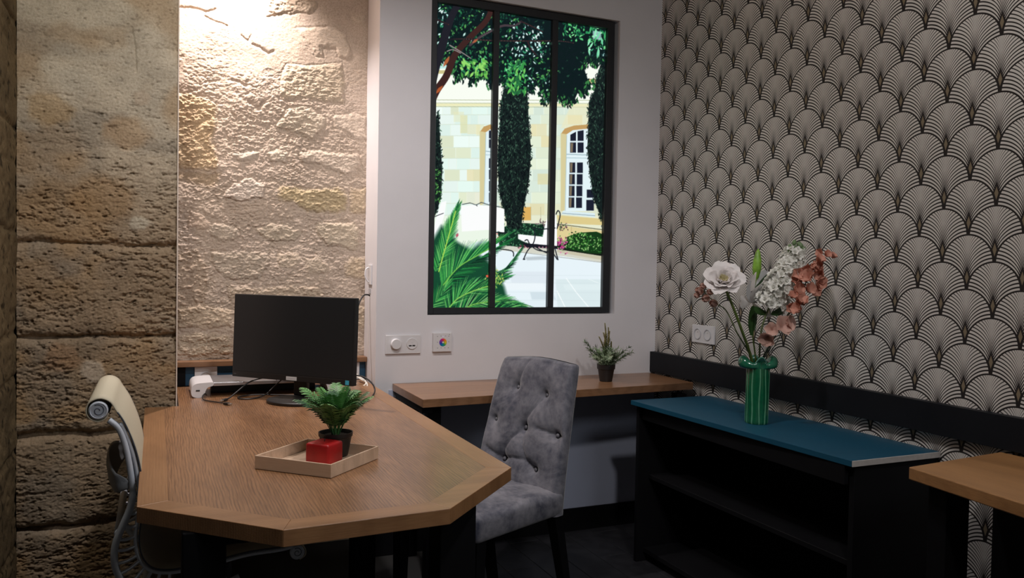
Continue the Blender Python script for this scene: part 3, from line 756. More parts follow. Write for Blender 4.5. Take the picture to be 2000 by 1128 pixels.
for P_ in ([(1042, 446), (1045, 460), (1041, 476), (1030, 490), (1023, 505)], [(1025, 470), (1030, 468), (1036, 478), (1050, 488), (1078, 494), (1088, 506)], [(1043, 480), (1060, 490), (1075, 496)], [(1045, 445), (1060, 447), (1084, 445)],
           [(1088, 446), (1094, 420), (1090, 411), (1086, 418)], [(1084, 486), (1090, 507)], [(1022, 506), (1025, 506)], [(963, 453), (995, 455)], [(955, 487), (975, 486), (1000, 490), (1003, 500)]):
    Q = [tuple(v[:2]) for v in catmull([(a, b_, 0) for a, b_ in P_], 6)]; pt.line(Q, 2.0, ir)
pt.poly([(1024, 502), (1060, 500), (1082, 506), (1030, 508)], (150, 160, 166), 3, .5)
# dining plants / palm fronds
def frond(P_, length, side, n, cols, wd=1.7, base_a=0.0, droop=0.4):
    Q = catmull([(a, b_, 0) for a, b_ in P_], 24); N_ = len(Q)
    for k in range(n):
        f = (k + R.uniform(-.3, .3)) / n; f = min(max(f, 0.02), .99); i = int(f * (N_ - 1)); p = Q[i]; t = (Q[min(i + 1, N_ - 1)] - Q[max(i - 1, 0)]); t.normalize()
        for sgn in side:
            nx_, ny_ = -t.y * sgn, t.x * sgn
            a = .62 + .5 * f
            dx, dy = t.x * a + nx_ * (1.25 - a), t.y * a + ny_ * (1.25 - a); l = math.hypot(dx, dy); dx /= l; dy /= l
            ln = length * (0.55 + 0.75 * math.sin(math.pi * min(.95, f * .8 + .15))) * R.uniform(.85, 1.1)
            m_ = (p.x + dx * ln * .5, p.y + dy * ln * .5 + droop * 1.0); e_ = (p.x + dx * ln, p.y + dy * ln + droop * 6)
            c = R.choice(cols); pt.line([(p.x, p.y), m_], wd, c); pt.line([m_, e_], wd, c, 1, True)
dk = [(14, 48, 34), (20, 66, 44), (26, 60, 44)]; gr = [(34, 120, 62), (50, 150, 74), (84, 180, 84), (26, 90, 54), (20, 70, 48), (120, 206, 110)]; br = [(70, 170, 80), (130, 212, 100), (40, 130, 66), (24, 84, 52)]
pt.poly([(838, 480), (862, 440), (890, 470), (940, 500), (965, 520), (985, 560), (1000, 618), (838, 618)], (24, 74, 50), 8)
frond([(850, 530), (866, 490), (878, 448), (894, 404)], 27, (1, -1), 120, gr, 1.2)
frond([(862, 560), (890, 525), (930, 500), (985, 466)], 44, (-1,), 120, gr, 1.3)
frond([(862, 562), (895, 530), (935, 505), (990, 470)], 30, (1,), 90, dk + gr[:2], 1.3)
frond([(898, 560), (940, 548), (985, 528), (1018, 486)], 17, (1, -1), 100, dk + [(50, 140, 80), (110, 190, 120)], 1.1)
frond([(838, 606), (850, 590), (862, 575), (872, 556)], 30, (1, -1), 60, dk + gr, 1.3)
frond([(872, 612), (895, 580), (930, 565), (985, 540)], 34, (1, -1), 120, gr + dk, 1.3)
frond([(885, 618), (920, 596), (970, 588), (1022, 596)], 30, (1, -1), 130, dk + gr + [(150, 200, 130)], 1.2)
frond([(930, 620), (965, 606), (1000, 602), (1034, 604)], 22, (1, -1), 70, dk + gr, 1.2)
for P_, c in (([(857, 530), (868, 490), (880, 448), (890, 412)], (176, 220, 90)), ([(866, 556), (895, 522), (930, 500), (955, 486)], (120, 190, 80)), ([(872, 608), (895, 582), (935, 564), (965, 556)], (140, 200, 90)), ([(888, 616), (925, 594), (975, 588)], (120, 180, 80))):
    pt.line([tuple(v[:2]) for v in catmull([(a, b_, 0) for a, b_ in P_], 8)], 2.0, c)
for i in range(60): pt.leaf(R.gauss(968, 9), R.gauss(545, 9), R.uniform(2, 4), 1.3, R.uniform(0, 3), R.choice([(150, 190, 90), (200, 210, 110), (90, 150, 70)]))
pt.leaf(952, 539, 4, 3, .4, (226, 96, 70)); pt.leaf(893, 459, 5, 3, 2, (190, 90, 110))
# tree canopy
CAN = np.array([(838, -70), (1206, -70), (1206, 118), (1190, 130), (1170, 122), (1158, 128), (1150, 118), (1140, 132), (1150, 160), (1152, 172), (1140, 186), (1128, 182), (1120, 200), (1108, 205), (1095, 195), (1080, 188), (1066, 202), (1060, 185), (1050, 165), (1035, 178), (1020, 182), (1005, 180), (990, 165), (975, 162), (960, 172), (945, 150), (925, 164), (910, 150), (895, 158), (880, 140), (866, 118), (852, 122), (838, 118)], float)
pt.poly(CAN, (16, 30, 32), 1.5, 1)
CB = [tuple(p) for p in CAN]
def inside(x, y): return poly_sdf(np.array([x]), np.array([y]), CAN)[0]
for i in range(4200):
    x, y = R.uniform(838, 1204), R.uniform(-66, 204); sd = inside(x, y)
    if sd < -2: continue
    r_ = R.random()
    dkz = (1040 < x < 1100 and y < 80 and not (1010 < x < 1062 and 50 < y < 100)) or (1088 < x < 1150 and 80 < y < 205)
    brz = (1000 < x < 1060 and 48 < y < 110) or (x > 1110 and 30 < y < 110) or (848 < x < 880 and 20 < y < 60)
    grz = (x > 1100 and y < 95) or (985 < x < 1030 and 110 < y < 175) or (895 < x < 950 and 110 < y < 150)
    if dkz: c = (18, 30, 34) if r_ < .93 else (36, 74, 58)
    elif grz: c = R.choice([(46, 150, 90), (90, 200, 120), (20, 70, 54), (130, 226, 150), (30, 110, 70), (18, 40, 40)])
    elif brz: c = R.choice([(190, 240, 236), (226, 250, 246), (24, 50, 50), (60, 150, 110), (22, 36, 40), (30, 60, 60)])
    else: c = R.choice([(18, 34, 36), (22, 46, 44), (26, 70, 54), (44, 120, 76), (84, 160, 84), (16, 28, 32), (16, 28, 32), (200, 240, 232) if R.random() < .42 else (30, 80, 60)])
    pt.leaf(x, y, R.uniform(2.2, 5.2), R.uniform(1.1, 2.4), R.uniform(0.3, 2.8), c)
for i in range(420):
    j = R.randrange(4, len(CB) - 1); x = CB[j][0] + R.uniform(-10, 10); y = CB[j][1] + R.uniform(-9, 4)
    pt.leaf(x, y, R.uniform(3.5, 6.5), R.uniform(1.6, 2.8), R.uniform(.8, 2.4), R.choice([(18, 34, 34), (24, 52, 42), (20, 30, 34), (60, 130, 70)]))
for i in range(46): pt.leaf(R.uniform(900, 950), R.uniform(118, 150), R.uniform(5, 8), 3, R.uniform(.4, 2.4), R.choice([(110, 190, 84), (150, 220, 110), (70, 150, 70)]))
for i in range(60): pt.leaf(R.uniform(990, 1026), R.uniform(118, 182), R.uniform(5, 8), 2.6, R.uniform(.8, 2.2), R.choice([(60, 150, 76), (110, 200, 96), (40, 110, 64)]))
# limbs
def limb(P_, w0, w1, cols):
    Q = catmull([(a, b_, 0) for a, b_ in P_], 10)
    for k in range(len(Q) - 1):
        f = k / (len(Q) - 1); wd_ = w0 + (w1 - w0) * f; a, b_ = Q[k], Q[k + 1]
        pt.line([(a.x, a.y), (b_.x, b_.y)], wd_, cols[0]); pt.line([(a.x + wd_ * .22, a.y), (b_.x + wd_ * .22, b_.y)], wd_ * .35, cols[1], .8)
bk = [(44, 34, 40), (110, 66, 52)]
limb([(838, 210), (852, 178), (872, 148), (886, 112), (900, 92), (925, 66), (950, 40), (962, 10), (970, -30)], 15, 9, [(62, 38, 36), (160, 92, 62)])
limb([(840, 170), (850, 130), (862, 95), (872, 60), (884, 28), (900, 0), (910, -30)], 20, 10, [(34, 34, 42), (96, 84, 80)])
limb([(918, 88), (938, 72), (968, 56), (984, 50), (1005, 50), (1018, 42)], 5, 4, [(70, 60, 66), (150, 134, 134)])
limb([(878, 77), (905, 76), (960, 79), (1020, 80), (1090, 80), (1120, 84)], 4, 2.4, [(30, 30, 36), (120, 84, 70)])
limb([(1018, 42), (1040, 52), (1060, 62)], 3, 2, bk); limb([(1030, 80), (1036, 94), (1048, 108)], 3, 2, bk); limb([(846, 35), (862, 42), (876, 48)], 4, 3, bk)
limb([(878, 88), (895, 98), (920, 114)], 1.8, 1.4, [(150, 140, 140), (190, 180, 176)]); limb([(873, 100), (885, 97), (900, 104)], 1.6, 1.4, [(150, 140, 140), (190, 180, 176)])
pt.leaf(872, 120, 14, 4, 2.1, (176, 98, 60)); pt.leaf(858, 175, 12, 4, 2.3, (176, 90, 50)); pt.leaf(928, 80, 8, 3, 2.5, (170, 96, 66))
pt.poly([(1158, 60), (1174, 62), (1174, 78), (1158, 76)], (206, 240, 246), 2, .7)
for i in range(18): pt.leaf(R.uniform(1150, 1190), R.uniform(50, 105), R.uniform(8, 13), 2.2, R.uniform(1.2, 2.1), R.choice([(120, 220, 170), (70, 180, 110), (150, 236, 190)]))

PXa, PXb, PZa, PZb, PYY = 1.126, 2.008, 1.072, 2.446, D + 0.040
st = 0.0021
xs = np.linspace(PXa, PXb, int((PXb - PXa) / st)); zs = np.linspace(PZa, PZb, int((PZb - PZa) / st))
GX, GZ = np.meshgrid(xs, zs)
ux, uy = to_px(GX, PYY, GZ)
ix = np.clip((ux - pt.x0) * pt.k, 0, pt.w - 1.01); iy = np.clip((uy - pt.y0) * pt.k, 0, pt.h - 1.01)
i0 = ix.astype(int); j0 = iy.astype(int); fx = (ix - i0)[..., None]; fy = (iy - j0)[..., None]
im = pt.im
Cp = (im[j0, i0] * (1 - fx) + im[j0, i0 + 1] * fx) * (1 - fy) + (im[j0 + 1, i0] * (1 - fx) + im[j0 + 1, i0 + 1] * fx) * fy
Cp = lin(np.clip(Cp, 0, 255))
pic = tag(empty('backlit_picture', (1.57, D + 0.03, OZ0)), 'large backlit garden picture with black window-style frame on white wall', 'picture')
def rel(o, par):
    o.parent = par; o.matrix_parent_inverse = Matrix.Translation(-Vector(par.location)) if par.rotation_euler.z == 0 else (Matrix.Translation(par.location) @ Matrix.Rotation(par.rotation_euler.z, 4, 'Z')).inverted()
    return o
rel(link('garden_print', grid_mesh('garden_print', np.stack([GX, np.full_like(GX, PYY), GZ], -1), Cp), emit_attr('backlit_print', 1.0)), pic)
fm = plain('frame_black', (0.014, 0.016, 0.020), 0.45)
FY0, FY1 = D + 0.012, D + 0.036
fx0, fx1, fz0, fz1 = 1.106, 2.042, 1.052, 2.470
for nm, a, b_ in (('frame_side', (fx0, FY0, fz0), (1.134, FY1, fz1)), ('frame_side', (2.003, FY0, fz0), (fx1, FY1, fz1)), ('mullion', (1.405, FY0, 1.080), (1.433, FY1, 2.436)),
                  ('mullion', (1.704, FY0, 1.080), (1.734, FY1, 2.436)), ('frame_rail', (1.134, FY0, fz0), (2.003, FY1, 1.080)), ('frame_rail', (1.134, FY0, 2.436), (2.003, FY1, fz1))):
    rel(box(nm, a, b_, fm, None, 0.0015, 1), pic)
rel(box('light_box', (1.11, D + 0.044, 1.056), (2.04, D + 0.118, 2.466), fm), pic)

# ================================================================== desk
def inset(P, d):
    n = len(P); out = []
    for i in range(n):
        a, b_, c = Vector(P[i - 1]), Vector(P[i]), Vector(P[(i + 1) % n])
        e1 = (b_ - a).normalized(); e2 = (c - b_).normalized()
        n1 = Vector((-e1.y, e1.x)); n2 = Vector((-e2.y, e2.x)); k = d / (1 + n1.dot(n2)); out.append(tuple(b_ + (n1 + n2) * k))
    return out
TZ = 0.750; TT = 0.034
desk = tag(empty('desk', (0.41, 2.6, 0)), 'oak desk with chamfered front corners and black legs jutting out from the stone alcove', 'desk')
outl = [(-0.036, 1.858), (0.227, 1.597), (0.576, 1.617), (0.842, 1.900), (0.858, 3.600), (0.076, 3.600), (0.076, 3.122), (-0.036, 3.118)]
inn = inset(outl[:5] + [(-0.036, 3.6)], 0.062)
pan = [inn[5][:1] + (3.118,), inn[0], inn[1], inn[2], inn[3], (inn[4][0], 3.600), (0.076, 3.600), (0.076, 3.118)]
g_ = 0.0004
rel(prism('tabletop_panel', [(p[0], p[1]) for p in pan], TZ - TT, TZ - 0.0005, MAT['oak']), desk)
def board(pts, mat): return rel(prism('edge_board', pts, TZ - TT, TZ, mat, None, 0.0012), desk)
i0_, i1_, i2_, i3_ = inn[0], inn[1], inn[2], inn[3]
board([outl[0], i0_, (i0_[0], 3.118), (-0.036, 3.118)], MAT['oak_edge'])
ch_a = wood('oak_edging_diag_a', (0.33, 0.175, 0.080), (0.20, 0.095, 0.04), 'Y', 0.36, pore=0.5, figure=0.5)
board([outl[0], outl[1], i1_, i0_], MAT['oak_edge_x']); board([outl[1], outl[2], i2_, i1_], MAT['oak_edge_x']); board([outl[2], outl[3], i3_, i2_], MAT['oak_edge_x'])
board([outl[3], outl[4], (inn[4][0], 3.600), i3_], MAT['oak_edge'])
for a, b_ in (((0.050, 1.750, 0), (0.135, 1.835, TZ - TT)), ((0.600, 1.750, 0), (0.688, 1.835, TZ - TT)), ((0.100, 3.02, 0), (0.185, 3.105, TZ - TT)), ((0.69, 3.02, 0), (0.775, 3.105, TZ - TT))):
    rel(box('leg', a, b_, MAT['black_metal'], None, 0.003), desk)
for a, b_ in (((0.135, 1.77, 0.676), (0.60, 1.815, 0.716)), ((0.072, 1.835, 0.676), (0.112, 3.02, 0.716)), ((0.62, 1.835, 0.676), (0.665, 3.02, 0.716)), ((0.185, 3.04, 0.676), (0.69, 3.085, 0.716))):
    rel(box('crossbar', a, b_, MAT['black_metal'], None, 0.002), desk)

# ------------------------------------------------------------------ alcove ledge and blue board
led = tag(box('alcove_ledge', (0.070, 3.588, 0.831), (0.8700, 3.652, 0.853), MAT['oak_shelf'], None, 0.0015), 'thin oak ledge at the foot of the bright stone alcove behind the monitor', 'shelf')
bb = tag(empty('alcove_backboard', (0.47, 3.63, 0.75)), 'petrol blue board under the oak ledge behind the monitor', 'panel')
rel(box('board', (0.112, 3.618, 0.7505), (0.869, 3.640, 0.8305), MAT['blue_board']), bb)
rel(box('end_strip', (0.068, 3.612, 0.7505), (0.112, 3.640, 0.8305), MAT['black_board']), bb)

# ------------------------------------------------------------------ wall plates
def ring(prof, n, mtx):
    vs, fs = lathe_geo(prof, n); return [tuple(mtx @ Vector(v)) for v in vs], fs
def face_mtx(c, nrm):
    """local z points out of the wall, local x horizontal, local y up"""
    z = Vector(nrm).normalized(); y = Vector((0, 0, 1)); x = y.cross(z).normalized()
    m = Matrix((x, y, z)).transposed().to_4x4(); m.translation = Vector(c); return m
def plate(name, c, nrm, wd, ht, th, mat, par, bevel=0.0018):
    bm = bmesh.new(); bm_box(bm, (-wd / 2, -ht / 2, 0.0003), (wd / 2, ht / 2, th), bevel, 2); bmesh.ops.transform(bm, matrix=face_mtx(c, nrm), verts=bm.verts[:])
    return rel(bm_obj(name, bm, mat), par)
def socket_insert(c, nrm, par, mat, th, r=0.0215, earth=True):
    m = face_mtx(c, nrm)
    o = rel(mesh('socket_well', *ring([(r + 0.0045, th - 0.001), (r + 0.0045, th + 0.0022), (r + 0.003, th + 0.003), (r, th + 0.0024), (r - 0.0025, th - 0.006), (0.0, th - 0.0065)], 32, m), MAT['white_plastic2']), par)
    smooth_angle(o.data, 35)
    for sx in (-0.0095, 0.0095):
        sub(mesh('pin_hole', *ring([(0.0026, th - 0.0064), (0.0026, th - 0.0055), (0, th - 0.0054)], 10, m @ Matrix.Translation((sx, 0, 0))), MAT['dark_hole']), o)
    if earth: sub(mesh('earth_pin', *ring([(0.0022, th - 0.0065), (0.0022, th + 0.001), (0.0014, th + 0.002), (0, th + 0.002)], 10, m @ Matrix.Translation((0, 0.0095, 0))), MAT['steel']), o)
NB = (0, -1, 0); NR = (-1, 0, 0)
sw = tag(empty('switch_plate', (0.992, D, 0.920)), 'white double wall plate with round knob and charging ports left of the colour controller', 'switch')
plate('plate', (0.992, D, 0.921), NB, 0.158, 0.082, 0.010, MAT['white_plastic'], sw)
o = rel(mesh('dimmer_knob', *ring([(0.0245, 0.0095), (0.0245, 0.013), (0.0225, 0.0135), (0.0225, 0.024), (0.021, 0.0262), (0, 0.0265)], 40, face_mtx((0.957, D, 0.924), NB)), MAT['white_plastic']), sw); smooth_angle(o.data, 35)
o = pdisc = rel(mesh('port_disc', *ring([(0.0245, 0.0095), (0.0245, 0.0135), (0.0235, 0.0145), (0.021, 0.014), (0, 0.014)], 40, face_mtx((1.030, D, 0.924), NB)), MAT['white_plastic']), sw); smooth_angle(o.data, 35)
for dx in (-0.008, 0.008):
    bm = bmesh.new(); bm_box(bm, (-0.0065, -0.0028, 0.0135), (0.0065, 0.0028, 0.0146)); bmesh.ops.transform(bm, matrix=face_mtx((1.030 + dx, D, 0.915), NB), verts=bm.verts[:]); sub(bm_obj('charging_port', bm, MAT['dark_hole']), pdisc)
bm = bmesh.new(); bm_box(bm, (-0.004, -0.0008, 0.0135), (0.004, 0.0008, 0.0143)); bmesh.ops.transform(bm, matrix=face_mtx((1.031, D, 0.927), NB), verts=bm.verts[:]); sub(bm_obj('marking', bm, MAT['white_plastic2']), pdisc)

cc = tag(empty('colour_controller', (1.171, D, 0.926)), 'small square white wall controller with round rainbow colour wheel', 'controller')
plate('plate', (1.171, D, 0.927), NB, 0.088, 0.084, 0.016, MAT['white_plastic'], cc, 0.002)
m_, nt, b_ = nt_new('colour_wheel'); tc = nt.nodes.new('ShaderNodeTexCoord'); sp = nt.nodes.new('ShaderNodeSeparateXYZ'); nt.links.new(tc.outputs['Object'], sp.inputs[0])
at_ = nt.nodes.new('ShaderNodeMath'); at_.operation = 'ARCTAN2'; nt.links.new(sp.outputs['X'], at_.inputs[0]); nt.links.new(sp.outputs['Z'], at_.inputs[1])
mr = nt.nodes.new('ShaderNodeMapRange'); mr.inputs['From Min'].default_value = -math.pi; mr.inputs['From Max'].default_value = math.pi; nt.links.new(at_.outputs[0], mr.inputs['Value'])
rp = nt.nodes.new('ShaderNodeValToRGB'); el = rp.color_ramp.elements
el[0].position = 0; el[0].color = (0.0, 0.28, 0.35, 1); el[1].position = 1; el[1].color = (0.0, 0.30, 0.33, 1)
for p_, c_ in ((.18, (.02, .05, .5, 1)), (.35, (.30, .03, .35, 1)), (.5, (.75, .03, .10, 1)), (.65, (.85, .30, .02, 1)), (.78, (.65, .6, .03, 1)), (.9, (.05, .35, .08, 1))):
    e_ = el.new(p_); e_.color = c_
nt.links.new(mr.outputs[0], rp.inputs['Fac']); nt.links.new(rp.outputs['Color'], b_.inputs['Base Color']); b_.inputs['Roughness'].default_value = 0.3
whl = rel(mesh('colour_wheel', *ring([(0.0175, 0.0), (0.0175, 0.0008), (0.006, 0.0009), (0.006, 0.0)], 48, face_mtx((0, 0, 0), NB)), m_), cc)
whl.matrix_parent_inverse = Matrix.Identity(4); whl.location = (0.0015, -0.0162, 0.001)
rel(mesh('wheel_button', *ring([(0.0045, 0.0160), (0.0045, 0.0178), (0, 0.018)], 24, face_mtx((1.1725, D, 0.927), NB)), MAT['white_plastic']), cc)
ic = plain('icon_grey', (0.16, 0.17, 0.2), 0.5)
for dx, dz in [(-.026, .026), (-.010, .027), (.012, .027), (.027, .026), (-.026, 0), (.027, .001), (-.025, -.026), (-.009, -.026), (.009, -.026), (.025, -.026), (.030, .033)]:
    bm = bmesh.new(); bm_box(bm, (-0.0017, -0.0014, 0.0158), (0.0017, 0.0014, 0.0163)); bmesh.ops.transform(bm, matrix=face_mtx((1.1725 + dx, D, 0.928 + dz), NB), verts=bm.verts[:]); rel(bm_obj('touch_mark', bm, ic), cc)
led_m = bpy.data.materials.new('indicator_glow'); led_m.use_nodes = True; led_m.node_tree.nodes['Principled BSDF'].inputs['Emission Color'].default_value = (.3, .3, 1, 1); led_m.node_tree.nodes['Principled BSDF'].inputs['Emission Strength'].default_value = 1.2
rel(mesh('indicator', *ring([(0.0012, 0.0158), (0.0012, 0.0166), (0, 0.0167)], 10, face_mtx((1.1725, D, 0.9535), NB)), led_m), cc)

so = tag(empty('double_socket', (W, 3.041, 0.975)), 'white double power socket on the fan-patterned wallpaper', 'socket')
plate('plate', (W, 3.041, 0.975), NR, 0.160, 0.082, 0.010, MAT['white_plastic'], so)
for dy in (-0.0365, 0.0365): socket_insert((W, 3.041 + dy, 0.975), NR, so, MAT['white_plastic'], 0.0105)
s1 = tag(empty('desk_socket', (0.1915, 3.618, 0.789)), 'white socket on the blue board left of the monitor above the white riser', 'socket')
plate('plate', (0.1915, 3.618, 0.7895), NB, 0.089, 0.077, 0.008, MAT['white_plastic'], s1); socket_insert((0.1915, 3.618, 0.783), NB, s1, MAT['white_plastic'], 0.0085, 0.020)
s2 = tag(empty('desk_socket', (0.805, 3.618, 0.786)), 'white socket plate on the blue board peeking out right of the monitor', 'socket')
plate('plate', (0.800, 3.618, 0.789), NB, 0.082, 0.076, 0.008, MAT['white_plastic'], s2); socket_insert((0.800, 3.618, 0.786), NB, s2, MAT['white_plastic'], 0.0085, 0.020)
pc = tag(empty('side_plate', (AX1, 3.55, 1.22)), 'small white plate with hook on the side face of the white wall', 'wall plate')
plate('plate', (AX1, 3.548, 1.223), NR, 0.062, 0.088, 0.007, MAT['white_plastic'], pc)
rel(tube('hook', catmull([(AX1 - .007, 3.556, 1.255), (AX1 - .020, 3.556, 1.245), (AX1 - .022, 3.556, 1.215), (AX1 - .012, 3.556, 1.195), (AX1 - .007, 3.556, 1.192)], 5), 0.0035, MAT['white_plastic']), pc)
plate('blank_cover', (AX1, 3.556, 1.150), NR, 0.034, 0.022, 0.003, MAT['white_plastic2'], pc)

# ------------------------------------------------------------------ wall shelf (right of the desk)
sh = tag(empty('wall_shelf', (1.62, 3.2, 0.75)), 'long narrow oak wall table under the backlit picture with black steel frame', 'shelf')
rel(prism('shelf_board', [(0.945, 2.985), (2.2725, 3.072), (2.2725, D - .001), (0.948, D - .001)], 0.718, 0.750, MAT['oak_shelf'], None, 0.0012), sh)
for a, b_ in (((0.995, 3.075, 0), (1.050, 3.125, 0.718)), ((0.995, 3.375, 0), (1.050, 3.415, 0.718)), ((2.19, 3.075, 0), (2.24, 3.125, 0.700))):
    rel(box('leg', a, b_, MAT['black_metal'], None, 0.002), sh)
rel(box('rail', (0.953, 3.02, 0.690), (0.995, 3.41, 0.718), MAT['black_metal'], None, 0.002), sh)
rel(box('rail', (1.05, 3.38, 0.690), (2.19, 3.41, 0.718), MAT['black_metal'], None, 0.002), sh)

# ------------------------------------------------------------------ black rail on the papered wall
tag(box('wall_rail', (W - 0.030, -0.6, 0.757), (W - 0.0004, D - 0.001, 0.857), MAT['black_band'], None, 0.0015), 'long black board fixed along the fan-patterned wallpaper', 'wall board')

# ------------------------------------------------------------------ blue-topped low cabinet
cb = tag(empty('low_cabinet', (2.1, 2.4, 0)), 'low black open cabinet with petrol blue top holding the green vase', 'cabinet')
CT = 0.7005
def topq(z0, z1, mat, nm, pts): return rel(prism(nm, pts, z0, z1, mat, None, 0.0010), cb)
topq(CT - 0.019, CT, MAT['blue'], 'top_board', [(1.924, 1.8075), (2.3035, 1.8075), (2.3035, 2.99), (1.886, 2.99)])
topq(CT - 0.0188, CT - 0.0002, MAT['raw_edge'], 'edge_band', [(1.9245, 1.804), (2.3030, 1.804), (2.3030, 1.8072), (1.9245, 1.8072)])
bc = MAT['black_board']
for nm, a, b_ in (('side_panel', (1.945, 1.815, 0.0), (2.300, 1.835, CT - 0.0195)), ('side_panel', (1.910, 2.960, 0.0), (2.300, 2.980, CT - 0.0195)),
                  ('back_panel', (2.285, 1.835, 0.0), (2.300, 2.960, CT - 0.0195)), ('base_board', (1.945, 1.835, 0.04), (2.285, 2.960, 0.06)), ('shelf_board', (1.965, 1.836, 0.36), (2.284, 2.959, 0.378)),
                  ('plinth', (1.965, 1.835, 0.0), (1.98, 2.960, 0.04)), ('front_rail', (1.925, 1.836, 0.62), (1.943, 2.959, CT - 0.0195))):
    rel(box(nm, a, b_, bc, None, 0.001, 1), cb)

# ------------------------------------------------------------------ right table
rt = tag(empty('oak_table', (2.05, 1.0, 0)), 'thick oak table with black legs cut off by the right edge of the picture', 'table')
rel(prism('tabletop', [(1.700, 0.36), (2.272, 0.36), (2.272, 1.584), (1.851, 1.545)], 0.716, 0.750, MAT['oak_right'], None, 0.003), rt)
for a, b_ in (((1.885, 1.455, 0), (1.972, 1.510, 0.716)), ((2.205, 1.455, 0), (2.272, 1.555, 0.716)), ((1.79, 0.42, 0), (1.87, 0.48, 0.716)), ((2.195, 0.42, 0), (2.27, 0.48, 0.716))):
    rel(box('leg', a, b_, MAT['black_metal'], None, 0.002), rt)
rel(box('crossbar', (1.972, 1.47, 0.676), (2.205, 1.50, 0.716), MAT['black_metal'], None, 0.002), rt)

# ================================================================== monitor
mdir = Vector((0.688, -0.725, 0)).normalized(); mn = Vector((-0.725, -0.688, 0)).normalized()   # width axis, facing
mc = Vector((0.470, 3.112, 0.985)); MW, MH = 0.556, 0.320
mm = Matrix((mdir, -mn, Vector((0, 0, 1)))).transposed().to_4x4(); mm = mm @ Matrix.Rotation(math.radians(-2.0), 4, 'X'); mm.translation = mc
mon = tag(empty('monitor', (0.49, 3.09, 0.75)), 'wide black computer monitor with its dark screen turned to the office chair', 'monitor')
def mbox(name, a, b_, mat, bevel=0.0, seg=2):
    bm = bmesh.new(); bm_box(bm, a, b_, bevel, seg); bmesh.ops.transform(bm, matrix=mm, verts=bm.verts[:]); return rel(bm_obj(name, bm, mat), mon)
mbox('housing', (-MW / 2, -0.006, -MH / 2), (MW / 2, 0.018, MH / 2), MAT['bezel'], 0.003)
mbox('back_cover', (-MW / 2 + .10, 0.018, -MH / 2 + .04), (MW / 2 - .10, 0.045, MH / 2 - .05), MAT['bezel'], 0.008)
mbox('screen', (-MW / 2 + .005, -0.0070, -MH / 2 + .024), (MW / 2 - .005, -0.0061, MH / 2 - .005), MAT['screen'])
mbox('chin_strip', (-MW / 2 + .003, -0.0080, -MH / 2 + .001), (MW / 2 - .003, -0.0061, -MH / 2 + .022), MAT['bezel'], 0.0008, 1)
stk = plain('sticker_white', (0.62, 0.62, 0.62), 0.5); stb = plain('sticker_cyan', (0.05, 0.38, 0.55), 0.5)
mbox('sticker', (-0.018, -0.0088, -MH / 2 + .0035), (0.030, -0.0081, -MH / 2 + .0175), stk)
mbox('sticker_print', (-0.013, -0.0091, -MH / 2 + .0085), (0.025, -0.0089, -MH / 2 + .0115), MAT['white_plastic2'])
mbox('sticker', (0.246, -0.0088, -MH / 2 + .004), (0.262, -0.0081, -MH / 2 + .020), stb)
mbox('brand_mark', (-MW / 2 + .010, -0.0088, -MH / 2 + .010), (-MW / 2 + .022, -0.0081, -MH / 2 + .013), plain('mark_grey', (0.08, 0.08, 0.09), 0.4))
bc_ = Vector((0.478, 3.070, 0.7505))
vs, fs = lathe_geo([(0.112, 0.0), (0.114, 0.002), (0.114, 0.009), (0.110, 0.012), (0.0, 0.012)], 48)
bmx = Matrix((mdir, -mn, Vector((0, 0, 1)))).transposed().to_4x4(); bmx.translation = bc_
o = rel(mesh('base', [tuple(bmx @ Vector((v[0], v[1] * 0.82, v[2]))) for v in vs], fs, MAT['bezel']), mon); smooth_angle(o.data)
bm = bmesh.new(); bm_box(bm, (-0.030, 0.046, 0.012), (0.030, 0.066, 0.26), 0.004); bmesh.ops.transform(bm, matrix=Matrix.Translation(Vector((mc.x, mc.y, 0.7505))) @ bmx.to_3x3().to_4x4(), verts=bm.verts[:]); rel(bm_obj('stand_neck', bm, MAT['bezel']), mon)

# ------------------------------------------------------------------ white riser / hub behind the monitor
ri = tag(empty('monitor_riser', (0.37, 3.4, 0.75)), 'white and silver monitor riser with rounded end lying behind the monitor', 'stand')
def cap(x0, s):
    prof = [(0.0, .752), (0.0, .752)]
    P = catmull([(.018, .7502, 0), (.004, .757, 0), (.000, .772, 0), (.004, .792, 0), (.018, .803, 0), (.048, .806, 0), (.078, .806, 0), (.078, .794, 0), (.060, .788, 0), (.052, .776, 0), (.046, .758, 0), (.036, .7502, 0)], 4, True)
    pts_ = [(x0 + s * p.x, p.y) for p in P]
    bm = bmesh.new(); A = [bm.verts.new((x, 3.285, z)) for x, z in pts_]; B = [bm.verts.new((x, 3.505, z)) for x, z in pts_]
    n = len(A); bm.faces.new(A); bm.faces.new(B[::-1])
    for i in range(n): bm.faces.new((A[i], A[(i + 1) % n], B[(i + 1) % n], B[i]))
    o = rel(bm_obj('end_cap', bm, MAT['white_plastic']), ri); smooth_angle(o.data, 50); return o
cap_l = cap(0.122, 1); cap(0.685, -1)
rel(box('top_plate', (0.2005, 3.287, 0.792), (0.6065, 3.503, 0.8055), MAT['alu'], None, 0.002), ri)
rel(box('port_bar', (0.2005, 3.40, 0.7505), (0.6065, 3.47, 0.791), MAT['bezel'], None, 0.001, 1), ri)
sub(box('port', (0.139, 3.2835, 0.7745), (0.153, 3.2852, 0.7795), MAT['dark_hole']), cap_l)

